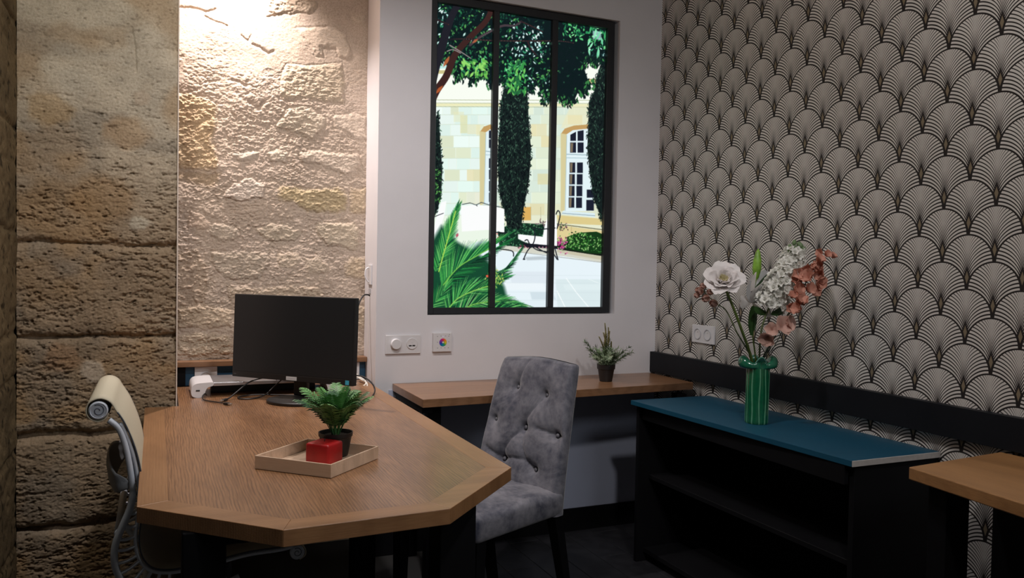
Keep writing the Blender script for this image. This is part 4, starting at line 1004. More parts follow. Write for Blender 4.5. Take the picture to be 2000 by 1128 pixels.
# ------------------------------------------------------------------ cables
def plug(name, p, d, mat_body, par, l=0.022, wd=0.013, ht=0.008):
    d = Vector(d).normalized(); up = Vector((0, 0, 1)); x = up.cross(d).normalized(); u = d.cross(x)
    m = Matrix((x, d, u)).transposed().to_4x4(); m.translation = Vector(p)
    bm = bmesh.new(); bm_box(bm, (-wd / 2, 0, -ht / 2), (wd / 2, l, ht / 2), 0.0018); bmesh.ops.transform(bm, matrix=m, verts=bm.verts[:]); pb = rel(bm_obj('plug_body', bm, mat_body), par)
    bm = bmesh.new(); bm_box(bm, (-wd * .38, l, -ht * .3), (wd * .38, l + 0.013, ht * .3), 0.0005, 1); bmesh.ops.transform(bm, matrix=m, verts=bm.verts[:]); sub(bm_obj('plug_tip', bm, MAT['steel']), pb)
c1 = tag(empty('short_cable', (0.2, 3.2, 0.75)), 'short black cable with metal plug lying nearest the riser end on the desk', 'cable')
rel(tube('cord', catmull([(.176, 3.278, .760), (.170, 3.262, .768), (.160, 3.235, .762), (.163, 3.205, .7545), (.185, 3.165, .7540), (.215, 3.120, .7545), (.228, 3.098, .7550)], 8), 0.0025, MAT['cable']), c1)
plug('p', (.228, 3.098, .7550), (.6, -.8, 0), MAT['cable'], c1)
c2 = tag(empty('signal_cable', (0.25, 3.2, 0.76)), 'black monitor cable with plug hanging loosely across the silver riser', 'cable')
rel(tube('cord', catmull([(.43, 3.235, .815), (.405, 3.255, .822), (.365, 3.265, .8165), (.325, 3.258, .803), (.285, 3.225, .778), (.255, 3.195, .760), (.243, 3.183, .7570)], 8), 0.0028, MAT['cable']), c2)
plug('p', (.243, 3.183, .7560), (-.7, -.7, -.06), MAT['cable'], c2)
tag(tube('power_cable', catmull([(.455, 3.25, .815), (.440, 3.262, .80), (.415, 3.262, .776), (.385, 3.235, .757), (.335, 3.185, .7535), (.295, 3.190, .7535), (.288, 3.235, .7535), (.325, 3.262, .7545), (.375, 3.262, .7545), (.43, 3.245, .7535), (.50, 3.222, .7535), (.56, 3.235, .7535)], 8), 0.0027, MAT['cable']),
    'black cable looping on the desk between riser and monitor base', 'cable')
def dpath(P): return catmull([at_depth(a, b_, c) for a, b_, c in P], 8)
tag(tube('cable_loop', dpath([(691, 733, 3.30), (700, 733, 3.30), (715, 738, 3.28), (728, 750, 3.26), (732, 763, 3.24), (726, 774, 3.20), (712, 778, 3.175), (698, 775, 3.175), (676, 772, 3.18)]), 0.0030, MAT['cable']), 'thick black cable looping out right of the monitor in front of the white wall', 'cable')
cw = tag(empty('charging_cable', (0.8, 3.5, 0.76)), 'coiled white cord plugged in right of the monitor', 'cable')
rel(tube('cord', dpath([(695, 731, 3.60), (692, 742, 3.57), (694, 752, 3.52), (704, 758, 3.46), (716, 756, 3.45), (716, 747, 3.50), (706, 741, 3.54), (697, 736, 3.58), (694, 744, 3.55), (700, 754, 3.49), (712, 752, 3.47), (714, 744, 3.52), (703, 736, 3.57), (696, 730, 3.60)]), 0.0032, MAT['cable_white']), cw)
rel(box('plug', (0.792, 3.585, 0.768), (0.818, 3.609, 0.792), MAT['white_plastic'], None, 0.004), cw)
tag(tube('wall_cable', catmull([(AX1 + .002, 3.556, 1.128), (AX1 - .012, 3.552, 1.134), (AX1 - .034, 3.545, 1.128), (AX1 - .058, 3.530, 1.085), (AX1 - .070, 3.51, 1.02), (AX1 - .078, 3.49, .95), (AX1 - .10, 3.46, .90), (AX1 - .14, 3.42, .87), (AX1 - .20, 3.36, .86)], 8), 0.0035, MAT['cable']), 'black cable coming out of the white wall side and dropping behind the monitor', 'cable')
tag(tube('thin_cord', catmull([(AX1 - .002, 3.560, 1.126), (AX1 - .0025, 3.562, 1.0), (AX1 - .0025, 3.566, .90), (AX1 - .003, 3.566, .84)], 5), 0.0010, MAT['cable_white'], n=6), 'thin pale cord hanging straight down the side face of the white wall', 'cord')

# ================================================================== tray, candle
ply = wood('birch_ply', (0.66, 0.50, 0.37), (0.52, 0.37, 0.25), 'X', 0.5, pore=0.25, figure=0.4, coat=0.0)
tr = tag(empty('wooden_tray', (0.386, 2.105, 0.7505), math.radians(-44.6)), 'shallow square birch wood tray holding the red candle on the desk', 'tray')
a_ = 0.112
def tbox(nm, a, b_, mat, bv=0.0006): return box(nm, a, b_, mat, tr, bv, 1)
tbox('tray_base', (-a_ + .004, -a_ + .004, 0), (a_ - .004, a_ - .004, .004), ply)
for nm, a, b_ in (('tray_side', (-a_, -a_, 0), (a_, -a_ + .004, .033)), ('tray_side', (-a_, a_ - .004, 0), (a_, a_, .033)), ('tray_side', (-a_, -a_ + .004, 0), (-a_ + .004, a_ - .004, .033)), ('tray_side', (a_ - .004, -a_ + .004, 0), (a_, a_ - .004, .033))):
    tbox(nm, a, b_, ply)
wax = plain('red_wax', (0.36, 0.006, 0.008), 0.42, noise=0.25, nscale=18, sss=0.25)
cn = tag(empty('candle', (0.3985, 2.0925, 0.7547), math.radians(-44.6)), 'square red wax candle in the wooden tray', 'candle')
bm = bmesh.new(); bm_box(bm, (-.035, -.035, 0), (.035, .035, .0545), .007, 4)
for v in bm.verts:
    if v.co.z > .05: v.co.z -= .0025 * (1 - min(1, math.hypot(v.co.x, v.co.y) / .03))
o = bm_obj('wax_block', bm, wax, cn); smooth_angle(o.data, 60)
tube('wick', [(0, 0, .052), (.0005, 0, .058), (.002, .001, .062)], .0009, MAT['dark_hole'], cn, n=6)

# ================================================================== fern in the tray
def mat_leaf(name, c0, c1, rough=0.45, sc=25):
    m, nt, b = nt_new(name); tc = nt.nodes.new('ShaderNodeTexCoord'); n = nt.nodes.new('ShaderNodeTexNoise'); n.inputs['Scale'].default_value = sc
    r = nt.nodes.new('ShaderNodeValToRGB'); r.color_ramp.elements[0].position = .35; r.color_ramp.elements[1].position = .65
    r.color_ramp.elements[0].color = (*c0, 1); r.color_ramp.elements[1].color = (*c1, 1)
    nt.links.new(tc.outputs['Object'], n.inputs['Vector']); nt.links.new(n.outputs['Fac'], r.inputs['Fac']); nt.links.new(r.outputs['Color'], b.inputs['Base Color'])
    b.inputs['Roughness'].default_value = rough; b.inputs['Subsurface Weight'].default_value = 0.0
    return m
fern_m = mat_leaf('fern_green', (0.05, 0.17, 0.045), (0.14, 0.34, 0.10)); fern_d = mat_leaf('fern_dark', (0.02, 0.075, 0.03), (0.05, 0.15, 0.05))
potm = plain('pot_black', (0.012, 0.010, 0.010), 0.45); soil = plain('soil', (0.02, 0.014, 0.01), 0.95, bump=0.8, bscale=300)
fe = tag(empty('potted_fern', (0.441, 2.160, 0.7547)), 'bushy green artificial fern in a black pot behind the red candle', 'potted plant')
lathe('pot', [(.030, 0), (.033, .002), (.0425, .052), (.045, .054), (.0455, .064), (.043, .064), (.0405, .052), (0, .052)], potm, fe, 40)
lathe('soil', [(.0395, .0525), (.030, .056), (0, .057)], soil, fe, 20)
def blade_geo(p, d, nrm, l, wd, droop=0.3, seg=4, base=0):
    d = Vector(d).normalized(); side = d.cross(Vector(nrm)).normalized(); up = side.cross(d).normalized(); vs, fs = [], []
    for i in range(seg + 1):
        t = i / seg; c = Vector(p) + d * (l * t) - Vector((0, 0, 1)) * (droop * l * t * t); w_ = wd * (math.sin(math.pi * (0.12 + 0.86 * t)) ** .8) / 2
        vs += [c - side * w_ + up * (w_ * .25), c, c + side * w_ + up * (w_ * .25)]
    for i in range(seg):
        for k in (0, 1): a = base + i * 3 + k; fs.append((a, a + 1, a + 4, a + 3))
    return vs, fs
def frond_mesh(L_, lean, nleaf, leafl, curl, rr):
    """local frame: rises from origin leaning to +x"""
    P = [Vector((0, 0, 0))]; a = lean * .35; N_ = 22
    for i in range(N_):
        a2 = a + (lean - a + curl * (i / N_) ** 2) * (i / N_); P.append(P[-1] + Vector((math.sin(a2), 0, math.cos(a2))) * (L_ / N_))
    V, Fc = [], []
    vs, fs = tube_geo(P, [.0013 * (1 - .75 * i / N_) for i in range(N_ + 1)], 5); V += vs; Fc += fs
    for k in range(nleaf):
        t = .24 + .76 * k / nleaf; i = min(int(t * N_), N_ - 1); p = P[i].lerp(P[i + 1], t * N_ - i); tan_ = (P[i + 1] - P[i]).normalized(); nrm = Vector((0, 1, 0)).cross(tan_)
        if nrm.z < 0: nrm = -nrm
        l = leafl * math.sin(math.pi * min(.97, .22 + .74 * ((t - .24) / .76))) ** .7 * rr.uniform(.9, 1.08)
        for s in (-1, 1):
            d = tan_ * .75 + Vector((0, s, 0)) * .8 + nrm * rr.uniform(-.05, .15)
            vs, fs = blade_geo(p, d, nrm, l, .0058, .30, 3, len(V)); V += vs; Fc += fs
    return V, Fc
rr = random.Random(3)
for i in range(34):
    inner = i < 10; az = i * 2.39996 + rr.uniform(-.2, .2)
    L_ = rr.uniform(.115, .14) if inner else rr.uniform(.125, .165)
    V, Fc = frond_mesh(L_, rr.uniform(.1, .45) if inner else rr.uniform(.65, 1.15), 17, rr.uniform(.034, .043), .35 if inner else .30, rr)
    m = Matrix.Translation((.008 * math.cos(az), .008 * math.sin(az), .053)) @ Matrix.Rotation(az, 4, 'Z')
    o = mesh('frond', [tuple(m @ v) for v in V], Fc, fern_m if i % 3 else fern_d, fe, True)

# ================================================================== rosemary-like plant on the shelf
ro = tag(empty('potted_herb', (1.900, 3.230, 0.7505)), 'small grey-green herb plant with pale spikes in black pot on wall shelf', 'potted plant')
lathe('pot', [(.027, 0), (.029, .001), (.038, .056), (.0415, .057), (.0425, .078), (.0395, .078), (.037, .060), (0, .060)], potm, ro, 36)
lathe('soil', [(.0365, .061), (.02, .066), (0, .067)], soil, ro, 16)
hg = mat_leaf('herb_green', (0.18, 0.26, 0.14), (0.42, 0.50, 0.35), .6, 40); hg2 = mat_leaf('herb_dark', (0.07, 0.12, 0.06), (0.20, 0.27, 0.14), .6, 40); spk = mat_leaf('spike_yellow', (0.34, 0.30, 0.12), (0.55, 0.50, 0.28), .7, 60)
def herb_stem(L_, lean, az, rr, m1, spike=False, bend=.2):
    P = []; p = Vector((rr.uniform(-.02, .02), rr.uniform(-.02, .02), .062)); N_ = 12; a = lean * .5
    for i in range(N_ + 1):
        P.append(p.copy()); a += (lean * .5 + bend) / N_; p = p + Vector((math.sin(a) * math.cos(az), math.sin(a) * math.sin(az), math.cos(a))) * (L_ / N_)
    V, Fc = tube_geo(P, [.0012 * (1 - .5 * i / N_) for i in range(N_ + 1)], 5); V = list(V); Fc = list(Fc)
    nl = int(L_ * 460) if not spike else int(L_ * 260)
    for k in range(nl):
        t = rr.uniform(.12, .99 if not spike else .72); i = min(int(t * N_), N_ - 1); q = P[i].lerp(P[i + 1], t * N_ - i); tn = (P[i + 1] - P[i]).normalized(); th = rr.uniform(0, 6.283)
        e1 = tn.orthogonal().normalized(); e2 = tn.cross(e1); d = tn * rr.uniform(.5, 1.1) + (e1 * math.cos(th) + e2 * math.sin(th))
        vs, fs = blade_geo(q, d, tn, rr.uniform(.016, .026), .0042, .05, 2, len(V)); V += vs; Fc += fs
    mesh('herb_stem', V, Fc, m1, ro, True)
    if spike:
        V, Fc = [], []
        for k in range(70):
            t = .60 + .40 * k / 70; i = min(int(t * N_), N_ - 1); q = P[i].lerp(P[i + 1], t * N_ - i); th = k * 2.4
            vs, fs = blade_geo(q, (math.cos(th) * .7, math.sin(th) * .7, .8), (0, 0, 1), .010 * (1.25 - .7 * (k / 70)), .0055, 0, 2, len(V)); V += vs; Fc += fs
        mesh('flower_spike', V, Fc, spk, ro, True)
rr = random.Random(9)
for i in range(46): herb_stem(rr.uniform(.07, .105), rr.uniform(.1, 1.15), i * 2.399, rr, hg if i % 3 else hg2)
vl = math.atan2(-0.40, 0.915)   # picture-right direction
for L_, ln, az in ((.205, -.10, vl), (.185, -.02, vl), (.15, -.42, vl), (.165, -.26, vl), (.12, .05, vl + 1), (.17, .14, vl), (.16, .05, vl)): herb_stem(L_, ln, az, rr, hg2, True, -.02)
for L_, ln, az in ((.15, -.95, vl), (.13, -1.2, vl), (.12, 1.0, vl), (.13, .8, vl)): herb_stem(L_, ln, az, rr, hg2)

# ================================================================== vase
VX, VY, VZ = 2.058, 2.388, 0.7008
vase = tag(empty('vase', (VX, VY, VZ), vl), 'tall fluted glossy green ceramic vase with curled rim on the blue cabinet top', 'vase')
gm, nt, b_ = nt_new('green_glaze'); at_ = nt.nodes.new('ShaderNodeAttribute'); at_.attribute_name = 'Col'
nn = nt.nodes.new('ShaderNodeTexNoise'); nn.inputs['Scale'].default_value = 60; tc = nt.nodes.new('ShaderNodeTexCoord'); nt.links.new(tc.outputs['Object'], nn.inputs['Vector'])
rp = nt.nodes.new('ShaderNodeValToRGB'); rp.color_ramp.elements[0].color = (.6, .6, .6, 1); rp.color_ramp.elements[1].color = (1.25, 1.25, 1.25, 1); nt.links.new(nn.outputs['Fac'], rp.inputs['Fac'])
mxn = nt.nodes.new('ShaderNodeMix'); mxn.data_type = 'RGBA'; mxn.blend_type = 'MULTIPLY'; mxn.inputs['Factor'].default_value = .7
nt.links.new(at_.outputs['Color'], mxn.inputs['A']); nt.links.new(rp.outputs['Color'], mxn.inputs['B']); nt.links.new(mxn.outputs['Result'], b_.inputs['Base Color'])
b_.inputs['Roughness'].default_value = 0.16; b_.inputs['Coat Weight'].default_value = 0.5; b_.inputs['Coat Roughness'].default_value = 0.06
def closed_sheet(name, Pf, Cf, nu, nv, mat, par, thick=None):
    """nu around (closed), nv rows"""
    V = []; Cc = []; Fc = []
    for j in range(nv):
        for i in range(nu):
            V.append(Pf(i / nu, j / (nv - 1))); Cc.append(Cf(i / nu, j / (nv - 1)))
    for j in range(nv - 1):
        for i in range(nu):
            k = (i + 1) % nu; Fc.append((j * nu + i, j * nu + k, (j + 1) * nu + k, (j + 1) * nu + i))
    me = bpy.data.meshes.new(name); me.from_pydata(V, [], Fc); me.update(); set_col(me, np.array(Cc)); me.shade_smooth()
    return link(name, me, mat, par)
ridge = [0.03, 0.125, 0.235, 0.33, 0.44, 0.535, 0.63, 0.735, 0.83, 0.93]
def rdg(u, z):
    d = 1
    for k, q in enumerate(ridge):
        x_ = abs((u - q - 0.006 * math.sin(z * 34 + k * 2.1) + .5) % 1 - .5); d = min(d, x_)
    return math.exp(-(d / 0.0105) ** 2), d
def body(u, v):
    z = v * 0.207; a = u * 2 * math.pi; e_, d = rdg(u, z)
    r = 0.0405 + 0.0034 * e_ - 0.0012 * math.cos(d * 60) + 0.0010 * math.sin(5 * a + z * 20)
    if v < 0.02: r *= 0.93 + 3.5 * v
    return (r * math.cos(a), r * math.sin(a), z)
def bcol(u, v):
    e_, d = rdg(u, v * .207); g0 = np.array([0.006, 0.105, 0.045]); g1 = np.array([0.13, 0.36, 0.22]); k = e_ ** 1.5
    return g0 * (1 - k) + g1 * k
closed_sheet('body', body, bcol, 260, 40, gm, vase)
def rimc(u):
    a = u * 2 * math.pi; lob = abs(math.cos(a)) ** 1.3
    return .038 + .031 * lob, .236 + .013 * math.cos(4 * a) + .004 * math.cos(2 * a)
def collar(u, v):
    a = u * 2 * math.pi; lob = abs(math.cos(a)) ** 2.0
    e_, d = rdg(u, .207)
    q = math.radians(-80 + 285 * v); r_a = .0545 + .0195 * math.cos(q); z_a = .2285 + .0255 * math.sin(q)       # rolled scroll at the sides
    r_b = .0405 + .0034 * e_ * (1 - v) - .004 * math.sin(math.pi * v) + .003 * v; z_b = .207 + .043 * v                      # plain upright rim in front
    if v < .12: r_a = r_a * (v / .12) + .042 * (1 - v / .12)
    r = r_b + (r_a - r_b) * lob; z = z_b + (z_a - z_b) * lob - .020 * math.sin(2 * a) ** 2 * v
    return (r * math.cos(a), r * math.sin(a), z)
def ccol(u, v):
    k = max(0, (v - .7) / .3) ** .6 * .7; g0 = np.array([0.010, 0.12, 0.065]); g1 = np.array([0.10, 0.32, 0.22]); return g0 * (1 - k) + g1 * k
closed_sheet('curled_rim', collar, ccol, 160, 20, gm, vase)
path = [collar(i / 120, 1.0) for i in range(120)]
vs, fs = tube_geo(path, .0024, 8, True); me = bpy.data.meshes.new('rim_edge'); me.from_pydata([tuple(v) for v in vs], [], fs); me.update(); set_col(me, np.tile(np.array([[0.13, 0.36, 0.26]]), (len(vs), 1))); me.shade_smooth(); link('rim_edge', me, gm, vase)
lathe('inside', [(.0, .004), (.036, .004), (.036, .206), (.0395, .208)], plain('vase_inside', (0.004, 0.03, 0.018), .4), vase, 32)

# ================================================================== cut flowers
def petal_geo(L_, Wd, a0, a1, cup, ruf, seed, nu=6, nv=7, notch=0.0, base=0):
    r_ = random.Random(seed); ph = [r_.uniform(0, 6.28) for _ in range(3)]; V, Fc = [], []
    p = Vector((0, 0, 0)); cl = [p.copy()]; an = [a0]
    for j in range(1, nv + 1):
        a = a0 + (a1 - a0) * j / nv; p = p + Vector((math.sin(a), 0, math.cos(a))) * (L_ / nv); cl.append(p.copy()); an.append(a)
    for j in range(nv + 1):
        t = j / nv; w_ = Wd / 2 * (math.sin(math.pi * (.06 + .80 * t)) ** .7); nrm = Vector((-math.cos(an[j]), 0, math.sin(an[j])))
        for i in range(nu + 1):
            u = i / nu * 2 - 1; rf = ruf * t * t * (math.sin(3 * u + ph[0]) + .6 * math.sin(7 * u + ph[1])) * L_
            q = cl[j] + Vector((0, u * w_, 0)) + nrm * (cup * u * u * w_ + rf) - (cl[j] - cl[j - 1] if j else Vector()) * (abs(u) ** 3 * .5 * t + notch * (1 - abs(u)) * (t > .95))
            V.append(q)
    for j in range(nv):
        for i in range(nu): a = base + j * (nu + 1) + i; Fc.append((a, a + 1, a + nu + 2, a + nu + 1))
    return V, Fc
def petal_mesh(name, mat, *a, **k):
    V, Fc = petal_geo(*a, **k); me = bpy.data.meshes.new(name); me.from_pydata([tuple(v) for v in V], [], Fc); me.update(); me.shade_smooth(); me.materials.append(mat); return me
def orient(c, d, spin=0.0):
    z = Vector(d).normalized(); x = Vector((0, 0, 1)).cross(z)
    if x.length < 1e-3: x = Vector((1, 0, 0))
    x.normalize(); y = z.cross(x); m = Matrix((x, y, z)).transposed().to_4x4() @ Matrix.Rotation(spin, 4, 'Z'); m.translation = Vector(c); return m
def put(name, me, m, par):
    o = bpy.data.objects.new(name, me); COL.objects.link(o); o.parent = par; o.matrix_parent_inverse = Matrix.Translation(-Vector(par.location)); o.matrix_basis = m; return o
mouth = Vector((VX, VY, VZ + .225)); bot = Vector((VX, VY, VZ + .06))
CR = Vector((math.cos(vl), math.sin(vl), 0)); toward = Vector((-0.40, -0.915, 0.05))
def petm(name, c, tr=0.3):
    m, nt, b = nt_new(name); L = nt.links.new
    n = nt.nodes.new('ShaderNodeTexNoise'); n.inputs['Scale'].default_value = 30; tc = nt.nodes.new('ShaderNodeTexCoord'); L(tc.outputs['Object'], n.inputs['Vector'])
    r = nt.nodes.new('ShaderNodeValToRGB'); r.color_ramp.elements[0].color = (*[v * .82 for v in c], 1); r.color_ramp.elements[1].color = (*[min(1, v * 1.12) for v in c], 1); L(n.outputs['Fac'], r.inputs['Fac'])
    L(r.outputs['Color'], b.inputs['Base Color']); b.inputs['Roughness'].default_value = .65; b.inputs['Specular IOR Level'].default_value = .2
    t = nt.nodes.new('ShaderNodeBsdfTranslucent'); L(r.outputs['Color'], t.inputs['Color']); ms = nt.nodes.new('ShaderNodeMixShader'); ms.inputs[0].default_value = tr
    L(b.outputs[0], ms.inputs[1]); L(t.outputs[0], ms.inputs[2]); L(ms.outputs[0], nt.nodes['Material Output'].inputs['Surface']); return m
pw = petm('petal_white', (0.88, 0.84, 0.83)); pcr = petm('petal_cream', (0.86, 0.80, 0.55)); pyl = petm('petal_yellow', (0.78, 0.68, 0.22)); pst = petm('stock_white', (0.92, 0.91, 0.85))
ppk = petm('petal_pink', (0.72, 0.37, 0.28)); ppk2 = petm('petal_pale_pink', (0.68, 0.44, 0.37)); pgy = petm('petal_grey_white', (0.68, 0.68, 0.70))
stg = plain('stem_green', (0.10, 0.15, 0.03), .5, noise=.2, nscale=30); std = plain('stem_dark', (0.030, 0.045, 0.02), .5); stp = plain('stem_pale', (0.16, 0.20, 0.09), .5); budm = plain('bud_green', (0.16, 0.32, 0.03), .45, noise=.3, nscale=60); lfm = plain('leaf_dark', (0.03, 0.085, 0.02), .45, noise=.3, nscale=40)
def stem(par, pts, r, mat, n=8):
    P = catmull(pts, 6); return rel(tube('stem', P, [r * (1 - .3 * i / len(P)) for i in range(len(P))], mat, None, n), par)
rr = random.Random(21)
# 1 big white peony-like bloom, leaning left
c = at_depth(1413, 556, 2.93)
f1 = tag(empty('peony', tuple(c)), 'large open white bloom with creamy yellow centre at the left of the green vase', 'flower')
stem(f1, [bot + CR * -.005, mouth + CR * -.022, at_depth(1447, 640, 2.95), at_depth(1428, 590, 2.93), c], .0062, stg)
dirn = toward + CR * -.25 + Vector((0, 0, .75))
m0 = orient(c, dirn) @ Matrix.Scale(1.06, 4)
sets = [(7, .082, .070, 1.15, 1.45, .25, .05, pw), (7, .072, .062, .75, 1.05, .35, .06, pw), (7, .056, .050, .45, .60, .45, .07, pw), (6, .044, .040, .28, .30, .5, .09, pcr), (6, .032, .028, .1, .2, .5, .1, pcr), (5, .022, .014, .1, .4, .4, .1, pyl)]
for si, (n, L_, wd, a0, a1, cup, ruf, mt) in enumerate(sets):
    mes = [petal_mesh('petal', mt, L_, wd, a0 * .55, a1, cup, ruf, 10 * si + q) for q in range(3)]
    for k in range(n):
        put('petal', mes[k % 3], m0 @ Matrix.Rotation(k * 2 * math.pi / n + si * .55 + rr.uniform(-.12, .12), 4, 'Z') @ Matrix.Scale(rr.uniform(.93, 1.07), 4), f1)
# 2 small pink buds on thin stem behind the peony
c = at_depth(1392, 588, 2.97)
f2 = tag(empty('pink_bud_spray', tuple(c)), 'thin stem with small pale pink buds at the far left below the white bloom', 'flower')
stem(f2, [bot, mouth + CR * -.02, at_depth(1440, 650, 2.98), at_depth(1418, 606, 2.97), at_depth(1398, 592, 2.97), at_depth(1372, 566, 2.97)], .0028, stp)
mb = petal_mesh('petal', ppk2, .032, .026, .15, .35, .8, .05, 77)
for (x_, y_, q) in [(1395, 592, 1.0), (1380, 578, 1.0), (1366, 571, 1.05), (1374, 556, .8), (1387, 570, .8), (1360, 577, .7)]:
    b_dir = -CR * rr.uniform(.5, 1.2) + Vector((0, 0, rr.uniform(-.3, .5))) + toward * .3; mo_ = orient(at_depth(x_ + 6, y_ + 2, 2.965), b_dir)
    for k in range(5): put('petal', mb, mo_ @ Matrix.Rotation(k * 1.2566, 4, 'Z') @ Matrix.Scale(q, 4), f2)
# 3 white lily with green bud
c = at_depth(1468, 585, 2.97)
f3 = tag(empty('lily', tuple(c)), 'white lily with long petals and an upright bright green bud above the vase', 'flower')
stem(f3, [bot, mouth + CR * -.008, at_depth(1470, 650, 2.98), at_depth(1472, 600, 2.97), at_depth(1474, 560, 2.97)], .0034, stg)
stem(f3, [at_depth(1474, 560, 2.97), at_depth(1477, 545, 2.97)], .0025, stg)
bm_ = orient(at_depth(1476, 548, 2.97), at_depth(1481, 487, 2.97) - at_depth(1476, 548, 2.97)); gv, gf = lathe_geo([(0, 0), (.010, .012), (.0165, .045), (.015, .075), (.008, .105), (0, .120)], 14)
bud = rel(mesh('bud', [tuple(bm_ @ Vector(v)) for v in gv], gf, budm), f3); smooth_angle(bud.data, 80)
me_l = [petal_mesh('petal', pw, .110, .050, .3, .9, .3, .03, 90 + q) for q in range(3)]
me_g = petal_mesh('petal', pgy, .100, .048, .4, .8, .3, .03, 95)
for (x_, y_, dx, dy, mm_, sc) in [(1470, 590, -.35, 1.2, me_l[0], 1.0), (1470, 588, -1.1, .9, me_g, 1.0), (1470, 590, .2, -.7, me_l[1], .8), (1468, 588, -1.3, -.1, me_l[2], .95), (1470, 588, .9, .9, me_g, .7), (1474, 566, .5, 1.5, me_g, .95), (1472, 566, -.7, 1.2, me_l[1], .9)]:
    put('petal', mm_, orient(at_depth(x_, y_, 2.965), CR * dx + Vector((0, 0, dy)) + toward * .35, rr.uniform(-.5, .5)) @ Matrix.Scale(sc, 4), f3)
lf = petal_mesh('leaf', lfm, .12, .028, .1, .35, .3, .01, 99); lf2 = petal_mesh('leaf', lfm, .085, .034, .2, .7, .3, .02, 98)
put('leaf', lf, orient(at_depth(1475, 562, 2.96), CR * 1.1 + Vector((0, 0, .9)), .4) @ Matrix.Scale(.75, 4), f3)
put('leaf', lf, orient(at_depth(1468, 655, 2.97), CR * -.05 + Vector((0, 0, 1)), 0) @ Matrix.Scale(.95, 4), f3)
put('leaf', lf, orient(at_depth(1472, 645, 2.965), CR * .25 + Vector((0, 0, 1)), .8) @ Matrix.Scale(.8, 4), f3)
# 4 dense white stock
def five(mat, L_, wd, a0, a1, cup, ruf, seed, n=5, extra=0):
    V, Fc = [], []
    for k in range(n + extra):
        s_ = 1 if k < n else .62; v_, f_ = petal_geo(L_ * s_, wd * s_, a0 if k < n else .2, a1 if k < n else .5, cup, ruf, seed + k, 4, 4, 0, len(V)); R_ = Matrix.Rotation(k * 2 * math.pi / n + (0.6 if k >= n else 0), 3, 'Z'); V += [R_ @ q for q in v_]; Fc += f_
    me = bpy.data.meshes.new('floret'); me.from_pydata([tuple(v) for v in V], [], Fc); me.update(); me.shade_smooth(); me.materials.append(mat); return me
c = at_depth(1510, 610, 2.93)
f4 = tag(empty('white_stock', tuple(c)), 'dense spike of ruffled white florets leaning right in the green vase', 'flower')
ax = [bot, mouth + CR * .004, at_depth(1487, 645, 2.95), at_depth(1502, 600, 2.92), at_depth(1522, 555, 2.91), at_depth(1545, 510, 2.91), at_depth(1555, 485, 2.92)]
stem(f4, ax, .0040, stp)
AXP = catmull(ax[3:], 14)
fm_ = [five(pst, .024, .022, .6, 1.3, .4, .14, 200 + 10 * q, 5, 5) for q in range(4)]
for k in range(105):
    t = k / 105 * .86; i = int(t * (len(AXP) - 1)); p = AXP[i]; tn = (AXP[i + 1] - AXP[i]).normalized(); th = k * 2.39996
    e1 = tn.orthogonal().normalized(); e2 = tn.cross(e1); o_ = e1 * math.cos(th) + e2 * math.sin(th); rad = .054 * (1 - .5 * t) * rr.uniform(.5, 1.05)
    put('floret', fm_[k % 4], orient(p + o_ * rad + tn * .01, o_ + tn * .25, rr.uniform(0, 6)) @ Matrix.Scale(rr.uniform(.8, 1.1) * (1 - .25 * t), 4), f4)
bdm = plain('bud_grey_green', (0.13, 0.20, 0.09), .6); bg = lathe_geo([(0, 0), (.006, .004), (.0085, .012), (.006, .020), (0, .024)], 10)
bme = bpy.data.meshes.new('bud'); bme.from_pydata(bg[0], [], bg[1]); bme.update(); bme.shade_smooth(); bme.materials.append(bdm)
for (x_, y_) in [(1545, 483), (1550, 475), (1558, 478), (1566, 481), (1562, 490), (1556, 487), (1570, 488), (1540, 490), (1551, 491)]:
    put('bud', bme, orient(at_depth(x_, y_ + 5, 2.915 + rr.uniform(-.015, .015)), CR * rr.uniform(-.6, .6) + Vector((0, 0, 1))), f4)
put('leaf', lf2, orient(at_depth(1506, 612, 2.91), CR * 1.0 + Vector((0, 0, .15)), .3) @ Matrix.Scale(.9, 4), f4)
put('leaf', lf2, orient(at_depth(1498, 612, 2.93), CR * -1.0 + Vector((0, 0, .2)), .3) @ Matrix.Scale(.8, 4), f4)
# 5 tall salmon spray, 6 low salmon spray
pkm = [five(ppk, .040, .040, .30, .95, .5, .10, 300 + 10 * q, 5) for q in range(3)]; pk2 = [five(ppk2, .044, .046, .45, 1.15, .4, .06, 340 + 10 * q, 5) for q in range(2)]
c = at_depth(1560, 590, 2.88)
f5 = tag(empty('salmon_spray', tuple(c)), 'tall spray of salmon pink blossoms rising at the right of the vase', 'flower')
ax = [bot, mouth + CR * .012, at_depth(1512, 660, 2.93), at_depth(1545, 606, 2.88), at_depth(1570, 560, 2.87), at_depth(1588, 520, 2.87), at_depth(1600, 496, 2.87)]
stem(f5, ax, .0026, std)
for (x_, y_, s_) in [(1612, 493, .62), (1624, 497, .55), (1596, 505, .8), (1604, 488, .6), (1590, 520, .85), (1572, 520, .9), (1604, 530, .9), (1580, 538, 1), (1594, 545, 1), (1564, 545, 1), (1610, 548, .7), (1575, 560, .9), (1552, 560, 1), (1590, 562, .8), (1556, 582, 1), (1572, 588, .9), (1545, 592, .8), (1563, 600, .9), (1583, 512, .8), (1560, 530, .8), (1548, 575, .7), (1602, 515, .7)]:
    o_ = CR * rr.uniform(-.8, .8) + Vector((0, 0, rr.uniform(-.3, .8))) + toward * rr.uniform(.3, 1)
    put('blossom', pkm[rr.randrange(3)], orient(at_depth(x_, y_ + 6, 2.865 + rr.uniform(-.02, .02)), o_, rr.uniform(0, 6)) @ Matrix.Scale(s_, 4), f5)
c = at_depth(1522, 634, 2.90)
